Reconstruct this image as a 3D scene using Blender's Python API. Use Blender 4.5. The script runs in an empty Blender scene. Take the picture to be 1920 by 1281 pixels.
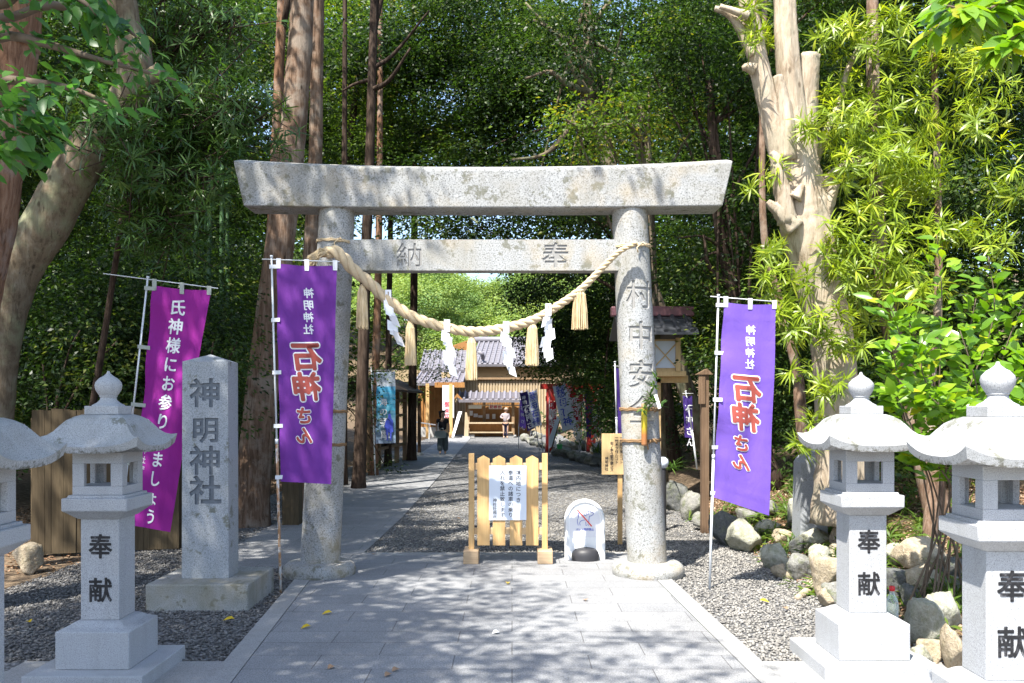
import bpy, bmesh, math, random
import numpy as np
from mathutils import Vector, Matrix
R = math.radians
SC = bpy.context.scene
COL = SC.collection

# ------------------------------------------------------------------ camera, sky, sun, exposure
F = 1700.0; HZ = 760.0; EYE = 1.75          # focal length and horizon in photo pixels (1920 wide), eye height in metres
cam = bpy.data.cameras.new('camera'); cam_o = bpy.data.objects.new('camera', cam); COL.objects.link(cam_o)
cam_o.location = (0, 0, EYE); cam_o.rotation_euler = (R(90), 0, 0)
cam.sensor_width = 36; cam.lens = F / 1920 * 36; cam.shift_y = (HZ - 640.5) / 1920
cam.clip_start = 0.05; cam.clip_end = 2000
SC.camera = cam_o
SUN = Vector((-0.28, -0.45, 0.86)).normalized()
w = bpy.data.worlds.new('World'); SC.world = w; w.use_nodes = True
nt = w.node_tree; sky = nt.nodes.new('ShaderNodeTexSky'); sky.sky_type = 'NISHITA'; sky.sun_disc = False
sky.sun_elevation = math.asin(SUN.z); sky.sun_rotation = math.atan2(SUN.x, SUN.y)
sky.air_density = 1.0; sky.dust_density = 1.2; sky.ozone_density = 1.0
bg = nt.nodes['Background']; nt.links.new(sky.outputs[0], bg.inputs[0]); bg.inputs[1].default_value = 0.125
sun = bpy.data.lights.new('sun', 'SUN'); sun.energy = 4.5; sun.angle = R(0.53); sun.color = (1.0, 0.95, 0.86)
sun_o = bpy.data.objects.new('sun', sun); COL.objects.link(sun_o)
sun_o.rotation_euler = SUN.to_track_quat('Z', 'Y').to_euler(); sun_o.location = (-10, -15, 30)
SC.view_settings.view_transform = 'Standard'; SC.view_settings.look = 'None'
SC.view_settings.gamma = 1; SC.view_settings.use_curve_mapping = False
SC.view_settings.exposure = 1.62
SC.cycles.max_bounces = 7; SC.cycles.diffuse_bounces = 4; SC.cycles.glossy_bounces = 2
SC.cycles.transmission_bounces = 5; SC.cycles.transparent_max_bounces = 6
SC.cycles.sample_clamp_indirect = 6

def W(x, y, Y):                              # a photo pixel at depth Y -> a point
    return Vector(((x - 960) / F * Y, Y, EYE - (y - HZ) / F * Y))
def G(x, y):                                 # a photo pixel on the flat ground -> a point
    Y = F * EYE / (y - HZ); return Vector(((x - 960) / F * Y, Y, 0))

# ------------------------------------------------------------------ materials
MATS = {}
class NT:
    def __init__(s, name):
        s.m = bpy.data.materials.new(name); s.m.use_nodes = True; s.t = s.m.node_tree; s.n = s.t.nodes; s.b = s.n['Principled BSDF']
        MATS[name] = s.m
    def new(s, ty, **kw):
        n = s.n.new(ty)
        for k, v in kw.items(): setattr(n, k, v)
        return n
    def link(s, a, b): s.t.links.new(a, b)
    def coord(s, scale=(1, 1, 1), kind='Object'):
        tc = s.new('ShaderNodeTexCoord'); mp = s.new('ShaderNodeMapping'); s.link(tc.outputs[kind], mp.inputs[0]); mp.inputs['Scale'].default_value = scale
        return mp.outputs[0]
    def noise(s, vec, scale, detail=4, rough=.55, dist=0):
        n = s.new('ShaderNodeTexNoise'); s.link(vec, n.inputs['Vector']); n.inputs['Scale'].default_value = scale
        n.inputs['Detail'].default_value = detail; n.inputs['Roughness'].default_value = rough; n.inputs['Distortion'].default_value = dist
        return n.outputs[0]
    def voro(s, vec, scale, feature='F1', out=0):
        n = s.new('ShaderNodeTexVoronoi', feature=feature); s.link(vec, n.inputs['Vector']); n.inputs['Scale'].default_value = scale
        return n.outputs[out]
    def ramp(s, fac, stops):
        n = s.new('ShaderNodeValToRGB'); s.link(fac, n.inputs[0]); e = n.color_ramp.elements
        while len(e) < len(stops): e.new(.5)
        for el, (p, c) in zip(e, stops):
            el.position = p; el.color = (*c, 1) if not isinstance(c, (int, float)) else (c, c, c, 1)
        return n.outputs[0]
    def mix(s, fac, a, b, mode='MIX'):
        n = s.new('ShaderNodeMix', data_type='RGBA', blend_type=mode)
        for sock, v in ((n.inputs[0], fac), (n.inputs[6], a), (n.inputs[7], b)):
            if isinstance(v, (int, float)): sock.default_value = v if sock == n.inputs[0] else (v, v, v, 1)
            elif isinstance(v, tuple): sock.default_value = (*v, 1)
            else: s.link(v, sock)
        return n.outputs[2]
    def bump(s, h, strength=.3, dist=.01):
        n = s.new('ShaderNodeBump'); s.link(h, n.inputs['Height']); n.inputs['Strength'].default_value = strength; n.inputs['Distance'].default_value = dist
        s.link(n.outputs[0], s.b.inputs['Normal'])
    def col(s, c):
        if isinstance(c, tuple): s.b.inputs['Base Color'].default_value = (*c, 1)
        else: s.link(c, s.b.inputs['Base Color'])
        return s
    def rough(s, r, spec=.5):
        if isinstance(r, (int, float)): s.b.inputs['Roughness'].default_value = r
        else: s.link(r, s.b.inputs['Roughness'])
        s.b.inputs['Specular IOR Level'].default_value = spec
        return s

def plain(name, c, r=.6, spec=.4, var=.12, scale=6, metal=0):
    m = NT(name); v = m.coord()
    f = m.noise(v, scale, 5)
    m.col(m.mix(f, tuple(x * (1 - var) for x in c), tuple(min(1, x * (1 + var)) for x in c))).rough(r, spec)
    m.b.inputs['Metallic'].default_value = metal
    return m.m

def granite(name, base, dark=.35, scale=150, stain=(.30, .29, .25), amount=.35, lichen=0., warm=0.):
    m = NT(name); v = m.coord()
    sp = m.noise(v, scale, 2, .6)
    c = m.ramp(sp, [(.33, tuple(x * dark for x in base)), (.45, tuple(x * .86 for x in base)), (.56, base), (.72, tuple(min(1, x * 1.22) for x in base))])
    sp2 = m.voro(v, scale * .55)
    c = m.mix(m.ramp(sp2, [(.08, .45), (.2, 0.)]), c, tuple(x * .38 for x in base))
    big = m.noise(v, 2.3, 6, .62, .4)
    c = m.mix(m.ramp(big, [(.42, 0.), (.68, amount)]), c, stain, 'MULTIPLY' if False else 'MIX')
    vz = m.coord((5, 5, .7)); streak = m.noise(vz, 1.6, 5, .6)
    c = m.mix(m.ramp(streak, [(.5, 0.), (.75, amount * .6)]), c, tuple(x * .6 for x in stain))
    if lichen:
        li = m.noise(v, 7, 5, .7); c = m.mix(m.ramp(li, [(.60 - lichen * .1, 0.), (.66 - lichen * .1, .75)]), c, (.11, .11, .075))
    if warm:
        wn = m.noise(v, 1.7, 4, .6); c = m.mix(m.ramp(wn, [(.52, 0.), (.72, warm)]), c, (.42, .33, .2))
    m.col(c).rough(.75, .35)
    h = m.noise(v, scale * .7, 3); m.bump(h, .25, .004)
    return m.m

M = {}
M['granite_lantern'] = granite('granite_lantern', (.40, .41, .43), .48, 190, (.33, .335, .325), .5)
M['granite_roof'] = granite('granite_roof_weathered', (.38, .39, .40), .42, 190, (.25, .245, .22), .55, .14)
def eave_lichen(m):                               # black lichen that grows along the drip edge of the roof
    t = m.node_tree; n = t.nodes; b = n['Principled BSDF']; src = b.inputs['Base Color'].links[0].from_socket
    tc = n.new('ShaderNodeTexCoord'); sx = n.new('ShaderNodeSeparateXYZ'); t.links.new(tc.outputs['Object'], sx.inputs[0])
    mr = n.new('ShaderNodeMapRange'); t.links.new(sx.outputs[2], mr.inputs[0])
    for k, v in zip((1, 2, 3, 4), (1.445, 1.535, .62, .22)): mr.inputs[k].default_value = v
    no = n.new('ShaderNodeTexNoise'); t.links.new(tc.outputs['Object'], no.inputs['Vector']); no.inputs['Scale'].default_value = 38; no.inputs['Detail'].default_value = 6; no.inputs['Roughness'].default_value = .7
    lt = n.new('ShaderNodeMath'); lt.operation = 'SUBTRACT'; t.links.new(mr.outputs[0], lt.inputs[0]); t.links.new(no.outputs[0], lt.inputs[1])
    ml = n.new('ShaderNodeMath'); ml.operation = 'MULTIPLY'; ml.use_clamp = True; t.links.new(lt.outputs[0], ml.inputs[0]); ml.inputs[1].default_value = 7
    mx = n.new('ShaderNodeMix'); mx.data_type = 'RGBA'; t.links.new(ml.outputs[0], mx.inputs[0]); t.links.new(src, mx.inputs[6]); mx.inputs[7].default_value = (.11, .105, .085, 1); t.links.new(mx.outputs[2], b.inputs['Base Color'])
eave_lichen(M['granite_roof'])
M['granite_torii'] = granite('granite_torii', (.34, .348, .352), .30, 70, (.25, .235, .19), .55, .42, .5)
M['granite_monument'] = granite('granite_monument', (.31, .33, .355), .42, 150, (.30, .30, .27), .35, .05)
M['granite_plinth'] = granite('granite_plinth', (.33, .335, .33), .45, 120, (.16, .155, .11), .7, .35, .2)
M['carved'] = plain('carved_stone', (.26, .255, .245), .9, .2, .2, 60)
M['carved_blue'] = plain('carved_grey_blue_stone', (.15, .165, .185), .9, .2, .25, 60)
def worn_paint():
    m = NT('worn_black_paint'); v = m.coord(); n = m.noise(v, 22, 6, .7)
    m.col(m.ramp(n, [(.5, (.012, .012, .014)), (.60, (.035, .035, .04)), (.72, (.20, .20, .21))])).rough(.55, .4); return m.m
M['black_paint'] = worn_paint()

def paving():
    m = NT('paving_granite'); v = m.coord()
    br = m.new('ShaderNodeTexBrick'); m.link(v, br.inputs['Vector'])
    br.offset = .43; br.inputs['Scale'].default_value = 1; br.inputs['Mortar Size'].default_value = .004; br.inputs['Mortar Smooth'].default_value = .2
    br.inputs['Brick Width'].default_value = .92; br.inputs['Row Height'].default_value = .33; br.inputs['Bias'].default_value = 0
    br.inputs['Color1'].default_value = (.225, .23, .24, 1); br.inputs['Color2'].default_value = (.26, .263, .27, 1); br.inputs['Mortar'].default_value = (.11, .11, .112, 1)
    sp = m.noise(v, 210, 2, .7); sp2 = m.noise(v, 85, 3, .7)
    c = m.mix(1, br.outputs[0], m.ramp(sp, [(.32, .45), (.5, 1.), (.68, 1.4)]), 'MULTIPLY'); c = m.mix(1, c, m.ramp(sp2, [(.35, .75), (.65, 1.2)]), 'MULTIPLY')
    big = m.noise(v, 1.1, 6, .65, .3); c = m.mix(1, c, m.ramp(big, [(.3, .82), (.5, 1.), (.75, 1.10)]), 'MULTIPLY')
    sm = m.noise(v, 7, 6, .75); c = m.mix(m.ramp(sm, [(.60, 0.), (.74, .4)]), c, (.15, .145, .135))
    m.col(c).rough(.75, .3)
    h = m.mix(.4, br.outputs[1], m.noise(v, 120, 3)); m.bump(h, .3, -.004)
    return m.m
M['paving'] = paving()
M['kerb'] = granite('kerb_granite', (.33, .33, .33), .45, 170, (.25, .245, .23), .5)

def gravel_mat(name, a, b, scale=28):
    m = NT(name); v = m.coord()
    cellc = m.voro(v, scale, 'F1', 1); sep = m.new('ShaderNodeSeparateColor'); m.link(cellc, sep.inputs[0])
    d = m.voro(v, scale, 'F1', 0)
    c = m.ramp(sep.outputs[0], [(0, tuple(x * .6 for x in a)), (.5, a), (1, b)])
    c = m.mix(m.ramp(d, [(.35, 0.), (.75, .8)]), c, tuple(x * .25 for x in a))
    c = m.mix(1, c, m.ramp(m.noise(v, .8, 5), [(.3, .75), (.7, 1.15)]), 'MULTIPLY')
    m.col(c).rough(.85, .25); m.bump(d, .9, -.03)
    return m.m
M['gravel'] = gravel_mat('gravel', (.23, .23, .235), (.36, .355, .345))
def soil():
    m = NT('soil_with_litter'); v = m.coord()
    c = m.ramp(m.noise(v, 14, 6, .7), [(.3, (.04, .03, .02)), (.48, (.11, .08, .055)), (.6, (.20, .15, .10)), (.75, (.32, .24, .17))])
    m.col(c).rough(.95, .1); m.bump(m.noise(v, 30, 5), .8, .03); return m.m
M['soil'] = soil()
def attr_mat(name, stops, attr='tint', rough=.8, spec=.3, bumpscale=40):
    m = NT(name); a = m.new('ShaderNodeAttribute', attribute_name=attr); v = m.coord()
    c = m.ramp(a.outputs['Fac'], stops); c = m.mix(1, c, m.ramp(m.noise(v, bumpscale, 4), [(.3, .7), (.7, 1.2)]), 'MULTIPLY')
    m.col(c).rough(rough, spec); return m.m
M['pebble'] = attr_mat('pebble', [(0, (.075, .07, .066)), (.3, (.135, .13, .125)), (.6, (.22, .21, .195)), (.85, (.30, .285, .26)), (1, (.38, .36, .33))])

def leaf(name, stops, trans, tw=.35, rough=.45, spec=.35):
    m = NT(name); a = m.new('ShaderNodeAttribute', attribute_name='tint')
    c = m.ramp(a.outputs['Fac'], stops); m.col(c).rough(rough, spec)
    tr = m.new('ShaderNodeBsdfTranslucent'); m.link(m.mix(1, c, trans, 'MULTIPLY'), tr.inputs[0])
    mx = m.new('ShaderNodeMixShader'); mx.inputs[0].default_value = tw
    m.link(m.b.outputs[0], mx.inputs[1]); m.link(tr.outputs[0], mx.inputs[2])
    m.link(mx.outputs[0], m.n['Material Output'].inputs[0]); return m.m
M['leaf_dark'] = leaf('leaf_dark_evergreen', [(0, (.012, .028, .010)), (.45, (.030, .060, .014)), (.85, (.06, .105, .02)), (1, (.13, .15, .03))], (2.0, 2.2, .8))
M['leaf_mid'] = leaf('leaf_mid_green', [(0, (.04, .075, .012)), (.5, (.08, .14, .018)), (.92, (.14, .22, .025)), (1, (.24, .22, .03))], (2.0, 2.1, .7))
M['leaf_cedar'] = leaf('leaf_conifer', [(0, (.02, .04, .012)), (.5, (.045, .08, .02)), (1, (.09, .12, .03))], (1.8, 2.0, .7), .25, .6)
M['leaf_podo'] = leaf('leaf_narrow_yellow_green', [(0, (.07, .12, .012)), (.4, (.14, .21, .016)), (.8, (.23, .31, .02)), (1, (.33, .37, .03))], (1.9, 1.9, .6), .35, .38, .45)
M['leaf_podo_dark'] = leaf('leaf_narrow_green', [(0, (.03, .075, .018)), (.5, (.06, .125, .026)), (1, (.11, .18, .035))], (1.9, 2.0, .7), .3, .35, .45)
M['leaf_camellia'] = leaf('leaf_glossy_camellia', [(0, (.06, .14, .012)), (.5, (.12, .24, .018)), (.85, (.20, .32, .02)), (1, (.36, .36, .02))], (1.9, 2.0, .5), .35, .3, .5)
M['leaf_beech'] = leaf('leaf_soft_green', [(0, (.028, .085, .03)), (.5, (.05, .13, .035)), (.9, (.10, .20, .04)), (1, (.26, .26, .03))], (2.2, 2.4, .8), .45, .4)
M['leaf_hill'] = leaf('leaf_hillside', [(0, (.10, .18, .05)), (.5, (.18, .27, .07)), (1, (.28, .35, .09))], (1.6, 1.6, .8), .3, .7)
M['leaf_grass'] = leaf('blade_green', [(0, (.04, .08, .012)), (.6, (.08, .14, .02)), (1, (.17, .21, .035))], (1.9, 1.9, .6), .35, .45)
M['litter'] = leaf('fallen_leaf_brown', [(0, (.14, .07, .035)), (.5, (.28, .17, .10)), (.85, (.42, .30, .2)), (1, (.55, .44, .32))], (1, .9, .7), .15, .7)
M['leaf_yellow'] = leaf('fallen_leaf_yellow', [(0, (.55, .36, .02)), (1, (.7, .5, .03))], (1, 1, .7), .2, .5)

def bark(name, a, b, c3, scale=(9, 9, 1.1), st=.8, patch=None, dist=.03):
    m = NT(name); v = m.coord(scale); v1 = m.coord()
    n = m.noise(v, 2.2, 7, .68, .6)
    c = m.ramp(n, [(.3, a), (.5, b), (.72, c3)])
    c = m.mix(1, c, m.ramp(m.noise(v1, 1.3, 4), [(.3, .75), (.7, 1.2)]), 'MULTIPLY')
    if patch: c = m.mix(m.ramp(m.noise(v1, 2.6, 5, .65), [(.5, 0.), (.64, .8)]), c, patch)
    kn = m.voro(m.coord((1, 1, .5)), 5.5); c = m.mix(m.ramp(kn, [(.06, .8), (.13, 0.)]), c, tuple(x * .45 for x in a))
    cr = m.noise(m.coord((26, 26, 2.2)), 1.2, 5, .7, .4); c = m.mix(m.ramp(cr, [(.56, 0.), (.64, .55)]), c, tuple(x * .55 for x in a))
    m.col(c).rough(.9, .15); m.bump(m.mix(.5, n, cr), st, dist); return m.m
M['bark_cedar'] = bark('bark_cedar', (.06, .035, .022), (.17, .11, .075), (.29, .22, .17), patch=(.26, .22, .18))
M['bark_red'] = bark('bark_reddish_cedar', (.07, .032, .018), (.21, .115, .07), (.32, .20, .13), patch=(.27, .21, .17))
M['bark_dark'] = bark('bark_dark', (.02, .014, .01), (.06, .04, .03), (.11, .085, .065))
M['bark_moss'] = bark('bark_lichened', (.08, .06, .04), (.16, .125, .085), (.24, .21, .16), (4, 4, 2.4), .6, (.20, .21, .13))
M['bark_pale'] = bark('bark_pale_smooth', (.24, .18, .12), (.40, .33, .25), (.50, .43, .34), (5, 5, 1.6), .8, (.30, .27, .20), .03)
M['twig'] = plain('twig_bark', (.13, .10, .075), .9, .1, .4, 20)
M['bamboo_green'] = plain('bamboo_culm', (.045, .10, .035), .4, .4, .3, 3)

def wood(name, a, b, axis='z', r=.55, st=.15):
    m = NT(name); sc = {'z': (14, 14, .8), 'x': (.8, 14, 14), 'y': (14, .8, 14)}[axis]; v = m.coord(sc)
    n = m.noise(v, 2, 5, .6, 1.2); c = m.ramp(n, [(.3, a), (.55, tuple((p + q) / 2 for p, q in zip(a, b))), (.75, b)])
    c = m.mix(1, c, m.ramp(m.noise(m.coord(), 2.5, 3), [(.3, .85), (.7, 1.12)]), 'MULTIPLY')
    m.col(c).rough(r, .3); m.bump(n, st, .004); return m.m
M['wood_new'] = wood('cypress_wood', (.50, .30, .12), (.66, .44, .21))
M['wood_new_x'] = wood('cypress_wood_rail', (.55, .38, .20), (.66, .49, .30), 'x')
M['wood_foot'] = wood('weathered_foot_block', (.34, .24, .15), (.52, .38, .24), 'x')
M['wood_board'] = wood('notice_board_wood', (.50, .34, .16), (.62, .45, .24))
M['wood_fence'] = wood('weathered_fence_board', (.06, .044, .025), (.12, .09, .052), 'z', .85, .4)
M['wood_brown'] = wood('brown_post_wood', (.10, .06, .035), (.20, .13, .08), 'z', .8)
M['wood_dark'] = wood('dark_timber', (.05, .03, .018), (.11, .07, .045), 'z', .8)
M['wood_orange'] = wood('orange_board', (.27, .125, .04), (.40, .205, .07))
M['wood_pale'] = wood('pale_slat', (.40, .31, .20), (.50, .41, .29))
M['wood_rack'] = wood('rack_timber', (.22, .14, .08), (.36, .25, .15))
M['stump_white'] = plain('sawn_wood_edge', (.5, .42, .32), .8, .1)

def cloth(name, c, tw=.3):
    m = NT(name); v = m.coord(); f = m.noise(v, 5, 5)
    cc = m.mix(f, tuple(x * .88 for x in c), tuple(min(1, x * 1.1) for x in c)); m.col(cc).rough(.7, .25)
    wv = m.noise(m.coord((260, 260, 260)), 1, 1); m.bump(m.mix(.2, m.noise(m.coord((1, 1, .55)), 6, 5, .6, 1.5), wv), .55, .02)
    tr = m.new('ShaderNodeBsdfTranslucent'); m.link(cc, tr.inputs[0]); mx = m.new('ShaderNodeMixShader'); mx.inputs[0].default_value = tw
    m.link(m.b.outputs[0], mx.inputs[1]); m.link(tr.outputs[0], mx.inputs[2]); m.link(mx.outputs[0], m.n['Material Output'].inputs[0]); return m.m
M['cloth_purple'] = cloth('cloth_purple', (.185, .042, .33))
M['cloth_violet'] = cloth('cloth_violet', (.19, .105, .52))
M['cloth_magenta'] = cloth('cloth_magenta', (.34, .022, .30))
M['cloth_navy'] = cloth('cloth_navy', (.03, .02, .12))
M['cloth_white'] = cloth('cloth_white', (.62, .65, .72))
M['cloth_red'] = cloth('cloth_red', (.42, .02, .03))
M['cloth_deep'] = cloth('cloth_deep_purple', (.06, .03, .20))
M['print_white'] = plain('print_white', (.72, .72, .76), .7, .2, .04)
M['print_red'] = plain('print_brick_red', (.34, .075, .06), .7, .2, .1)
M['print_black'] = plain('print_black', (.02, .02, .03), .6, .3, .1)
M['print_blue'] = plain('print_blue', (.06, .09, .5), .5, .3, .05)
M['print_scarlet'] = plain('print_scarlet', (.72, .08, .06), .5, .3, .05)
M['print_crimson'] = plain('print_crimson', (.5, .05, .08), .6, .3, .05)
M['pole_white'] = plain('pole_white_plastic', (.62, .64, .66), .35, .5, .08)
def rusty():
    m = NT('pole_rusted_steel'); v = m.coord((6, 6, 2.2)); n = m.noise(v, 3, 6, .7)
    m.col(m.ramp(n, [(.44, (.6, .6, .6)), (.52, (.40, .24, .13)), (.66, (.22, .09, .04))])).rough(.6, .4); return m.m
M['pole_rust'] = rusty()
M['strap'] = plain('strap_cloth', (.66, .67, .70), .8, .2, .05)
M['strap_grey'] = plain('strap_cloth_grey', (.36, .38, .34), .8, .2, .1)
M['straw'] = None
def straw():
    m = NT('rice_straw'); v = m.coord((60, 60, 4)); n = m.noise(v, 2, 4, .6)
    m.col(m.ramp(n, [(.3, (.40, .28, .13)), (.5, (.60, .46, .27)), (.75, (.72, .60, .40))])).rough(.75, .2); m.bump(n, .4, .004); return m.m
M['straw'] = straw()
M['rope'] = plain('straw_rope', (.56, .44, .28), .85, .2, .22, 45)
M['cord'] = plain('brown_cord', (.24, .15, .08), .9, .1, .25, 60)
M['paper'] = plain('white_paper', (.80, .81, .84), .7, .3, .02)
M['panel_white'] = plain('painted_panel', (.66, .71, .80), .4, .5, .03)
M['plastic_white'] = plain('white_plastic', (.78, .79, .80), .35, .5, .03)
M['plastic_black'] = plain('black_rubber', (.03, .03, .035), .5, .4, .2)
M['copper'] = plain('dark_copper_roof', (.035, .038, .045), .5, .5, .35, 5)
M['ridge_red'] = plain('ridge_reddish_metal', (.17, .07, .08), .5, .5, .2)
M['glass_frost'] = plain('frosted_pane', (.55, .60, .70), .25, .5, .04)
M['vermilion'] = plain('vermilion_paint', (.36, .022, .016), .5, .4, .15)
M['tile'] = plain('roof_tile', (.18, .175, .20), .5, .4, .2, 3)
M['plaster'] = plain('cream_plaster', (.36, .28, .17), .85, .2, .1)
M['slate'] = plain('kiosk_roof_sheet', (.20, .19, .22), .6, .3, .12)
M['concrete'] = plain('concrete', (.42, .42, .42), .85, .2, .12)
M['cream_sign'] = plain('cream_sign_board', (.72, .66, .55), .6, .3, .05)
M['skin'] = plain('skin', (.55, .34, .24), .55, .35, .05)
M['hair'] = plain('black_hair', (.015, .012, .012), .45, .4, .2)
M['shirt_black'] = plain('black_cotton', (.02, .02, .025), .85, .2, .2)
M['trouser_grey'] = plain('grey_green_trousers', (.10, .125, .13), .85, .2, .15)
M['bag_grey'] = plain('grey_canvas', (.27, .31, .31), .85, .2, .12)
M['shirt_grey'] = plain('mauve_grey_shirt', (.30, .26, .28), .85, .2, .1)
M['trouser_navy'] = plain('navy_trousers', (.02, .022, .05), .85, .2, .15)
M['hat'] = plain('straw_coloured_hat', (.45, .33, .26), .85, .2, .1)
M['shoe'] = plain('pale_shoe', (.5, .5, .5), .6, .3, .1)
M['green_plastic'] = plain('green_plastic', (.03, .35, .09), .4, .5, .1)
M['bamboo_tube'] = None
def btube():
    m = NT('bamboo_tube_yellow'); v = m.coord(); sx = m.new('ShaderNodeSeparateXYZ'); m.link(v, sx.inputs[0])
    mr = m.new('ShaderNodeMapRange'); m.link(sx.outputs[2], mr.inputs[0]); mr.inputs[1].default_value = 0; mr.inputs[2].default_value = .42
    m.col(m.ramp(mr.outputs[0], [(0, (.30, .14, .06)), (.25, (.42, .16, .05)), (.45, (.55, .42, .03)), (.85, (.48, .42, .03)), (.9, (.18, .10, .05)), (1, (.3, .2, .1))])).rough(.35, .5); return m.m
M['bamboo_tube'] = btube()
def clearp(name):
    m = NT(name); m.col((.8, .85, .84)).rough(.08, .6)
    tr = m.new('ShaderNodeBsdfTransparent'); tr.inputs[0].default_value = (.93, .96, .95, 1); mx = m.new('ShaderNodeMixShader')
    lw = m.new('ShaderNodeLayerWeight'); lw.inputs[0].default_value = .35; mr = m.new('ShaderNodeMapRange'); m.link(lw.outputs['Facing'], mr.inputs[0]); mr.inputs[3].default_value = .10; mr.inputs[4].default_value = .75
    m.link(mr.outputs[0], mx.inputs[0]); m.link(tr.outputs[0], mx.inputs[1]); m.link(m.b.outputs[0], mx.inputs[2]); m.link(mx.outputs[0], m.n['Material Output'].inputs[0]); return m.m
M['clear'] = clearp('clear_plastic')
M['cap_red'] = plain('red_cap', (.65, .02, .03), .35, .5, .05)
def rock(name, a, b, moss=0., mossc=(.10, .12, .04)):
    m = NT(name); v = m.coord(); n = m.noise(v, 5, 8, .65, .4)
    c = m.ramp(n, [(.3, a), (.55, tuple((p + q) / 2 for p, q in zip(a, b))), (.75, b)])
    c = m.mix(m.ramp(m.noise(v, 2.2, 5, .65), [(.48, 0.), (.62, moss)]), c, mossc)
    c = m.mix(m.ramp(m.noise(v, 34, 4, .7), [(.58, 0.), (.68, .5)]), c, tuple(x * .4 for x in a))
    m.col(c).rough(.88, .2); m.bump(n, .7, .04); return m.m
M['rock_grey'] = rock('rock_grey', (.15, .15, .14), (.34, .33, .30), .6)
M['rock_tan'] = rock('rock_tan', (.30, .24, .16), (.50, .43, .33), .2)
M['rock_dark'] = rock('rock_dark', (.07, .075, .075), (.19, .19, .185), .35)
M['rock_pale'] = rock('rock_pale_green', (.28, .28, .22), (.46, .45, .38), .5, (.17, .18, .09))
def bluefade():
    m = NT('cloth_blue_print'); tc = m.new('ShaderNodeTexCoord'); sx = m.new('ShaderNodeSeparateXYZ'); m.link(tc.outputs['Generated'], sx.inputs[0])
    c = m.ramp(sx.outputs[2], [(0, (.16, .20, .30)), (.3, (.12, .24, .34)), (.45, (.03, .20, .32)), (.47, (.06, .36, .52)), (.78, (.03, .25, .45)), (.8, (.42, .46, .52)), (1, (.4, .45, .52))])
    c = m.mix(m.ramp(m.noise(m.coord((2, 2, 6)), 3, 4), [(.4, 0.), (.7, .35)]), c, (.35, .5, .6))
    m.col(c).rough(.6, .3); return m.m
M['cloth_blue'] = bluefade()

# ------------------------------------------------------------------ helpers
def tag(o, label=None, cat=None, group=None, kind=None):
    for k, v in (('label', label), ('category', cat), ('group', group), ('kind', kind)):
        if v: o[k] = v
    return o
def thing(name, loc, label, cat, group=None):
    o = bpy.data.objects.new(name, None); COL.objects.link(o); o.location = loc; o.empty_display_size = .2
    return tag(o, label, cat, group)
def base_of(p):
    v = Vector((0, 0, 0))
    while p is not None: v += p.location; p = p.parent
    return v
def link(name, me, mat, parent=None, smooth=False):
    o = bpy.data.objects.new(name, me); COL.objects.link(o)
    if mat is not None:
        for mm in (mat if isinstance(mat, list) else [mat]): me.materials.append(mm)
    if parent is not None:
        o.parent = parent; b = base_of(parent)
        if b.length > 0: me.transform(Matrix.Translation(-b))
    if smooth: me.polygons.foreach_set('use_smooth', [True] * len(me.polygons))
    return o
def copy_tree(o, loc=None, parent=None):
    c = o.copy(); COL.objects.link(c)
    if parent is not None: c.parent = parent
    for ch in list(o.children): copy_tree(ch, None, c)
    if loc is not None: c.location = loc
    return c

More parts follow.
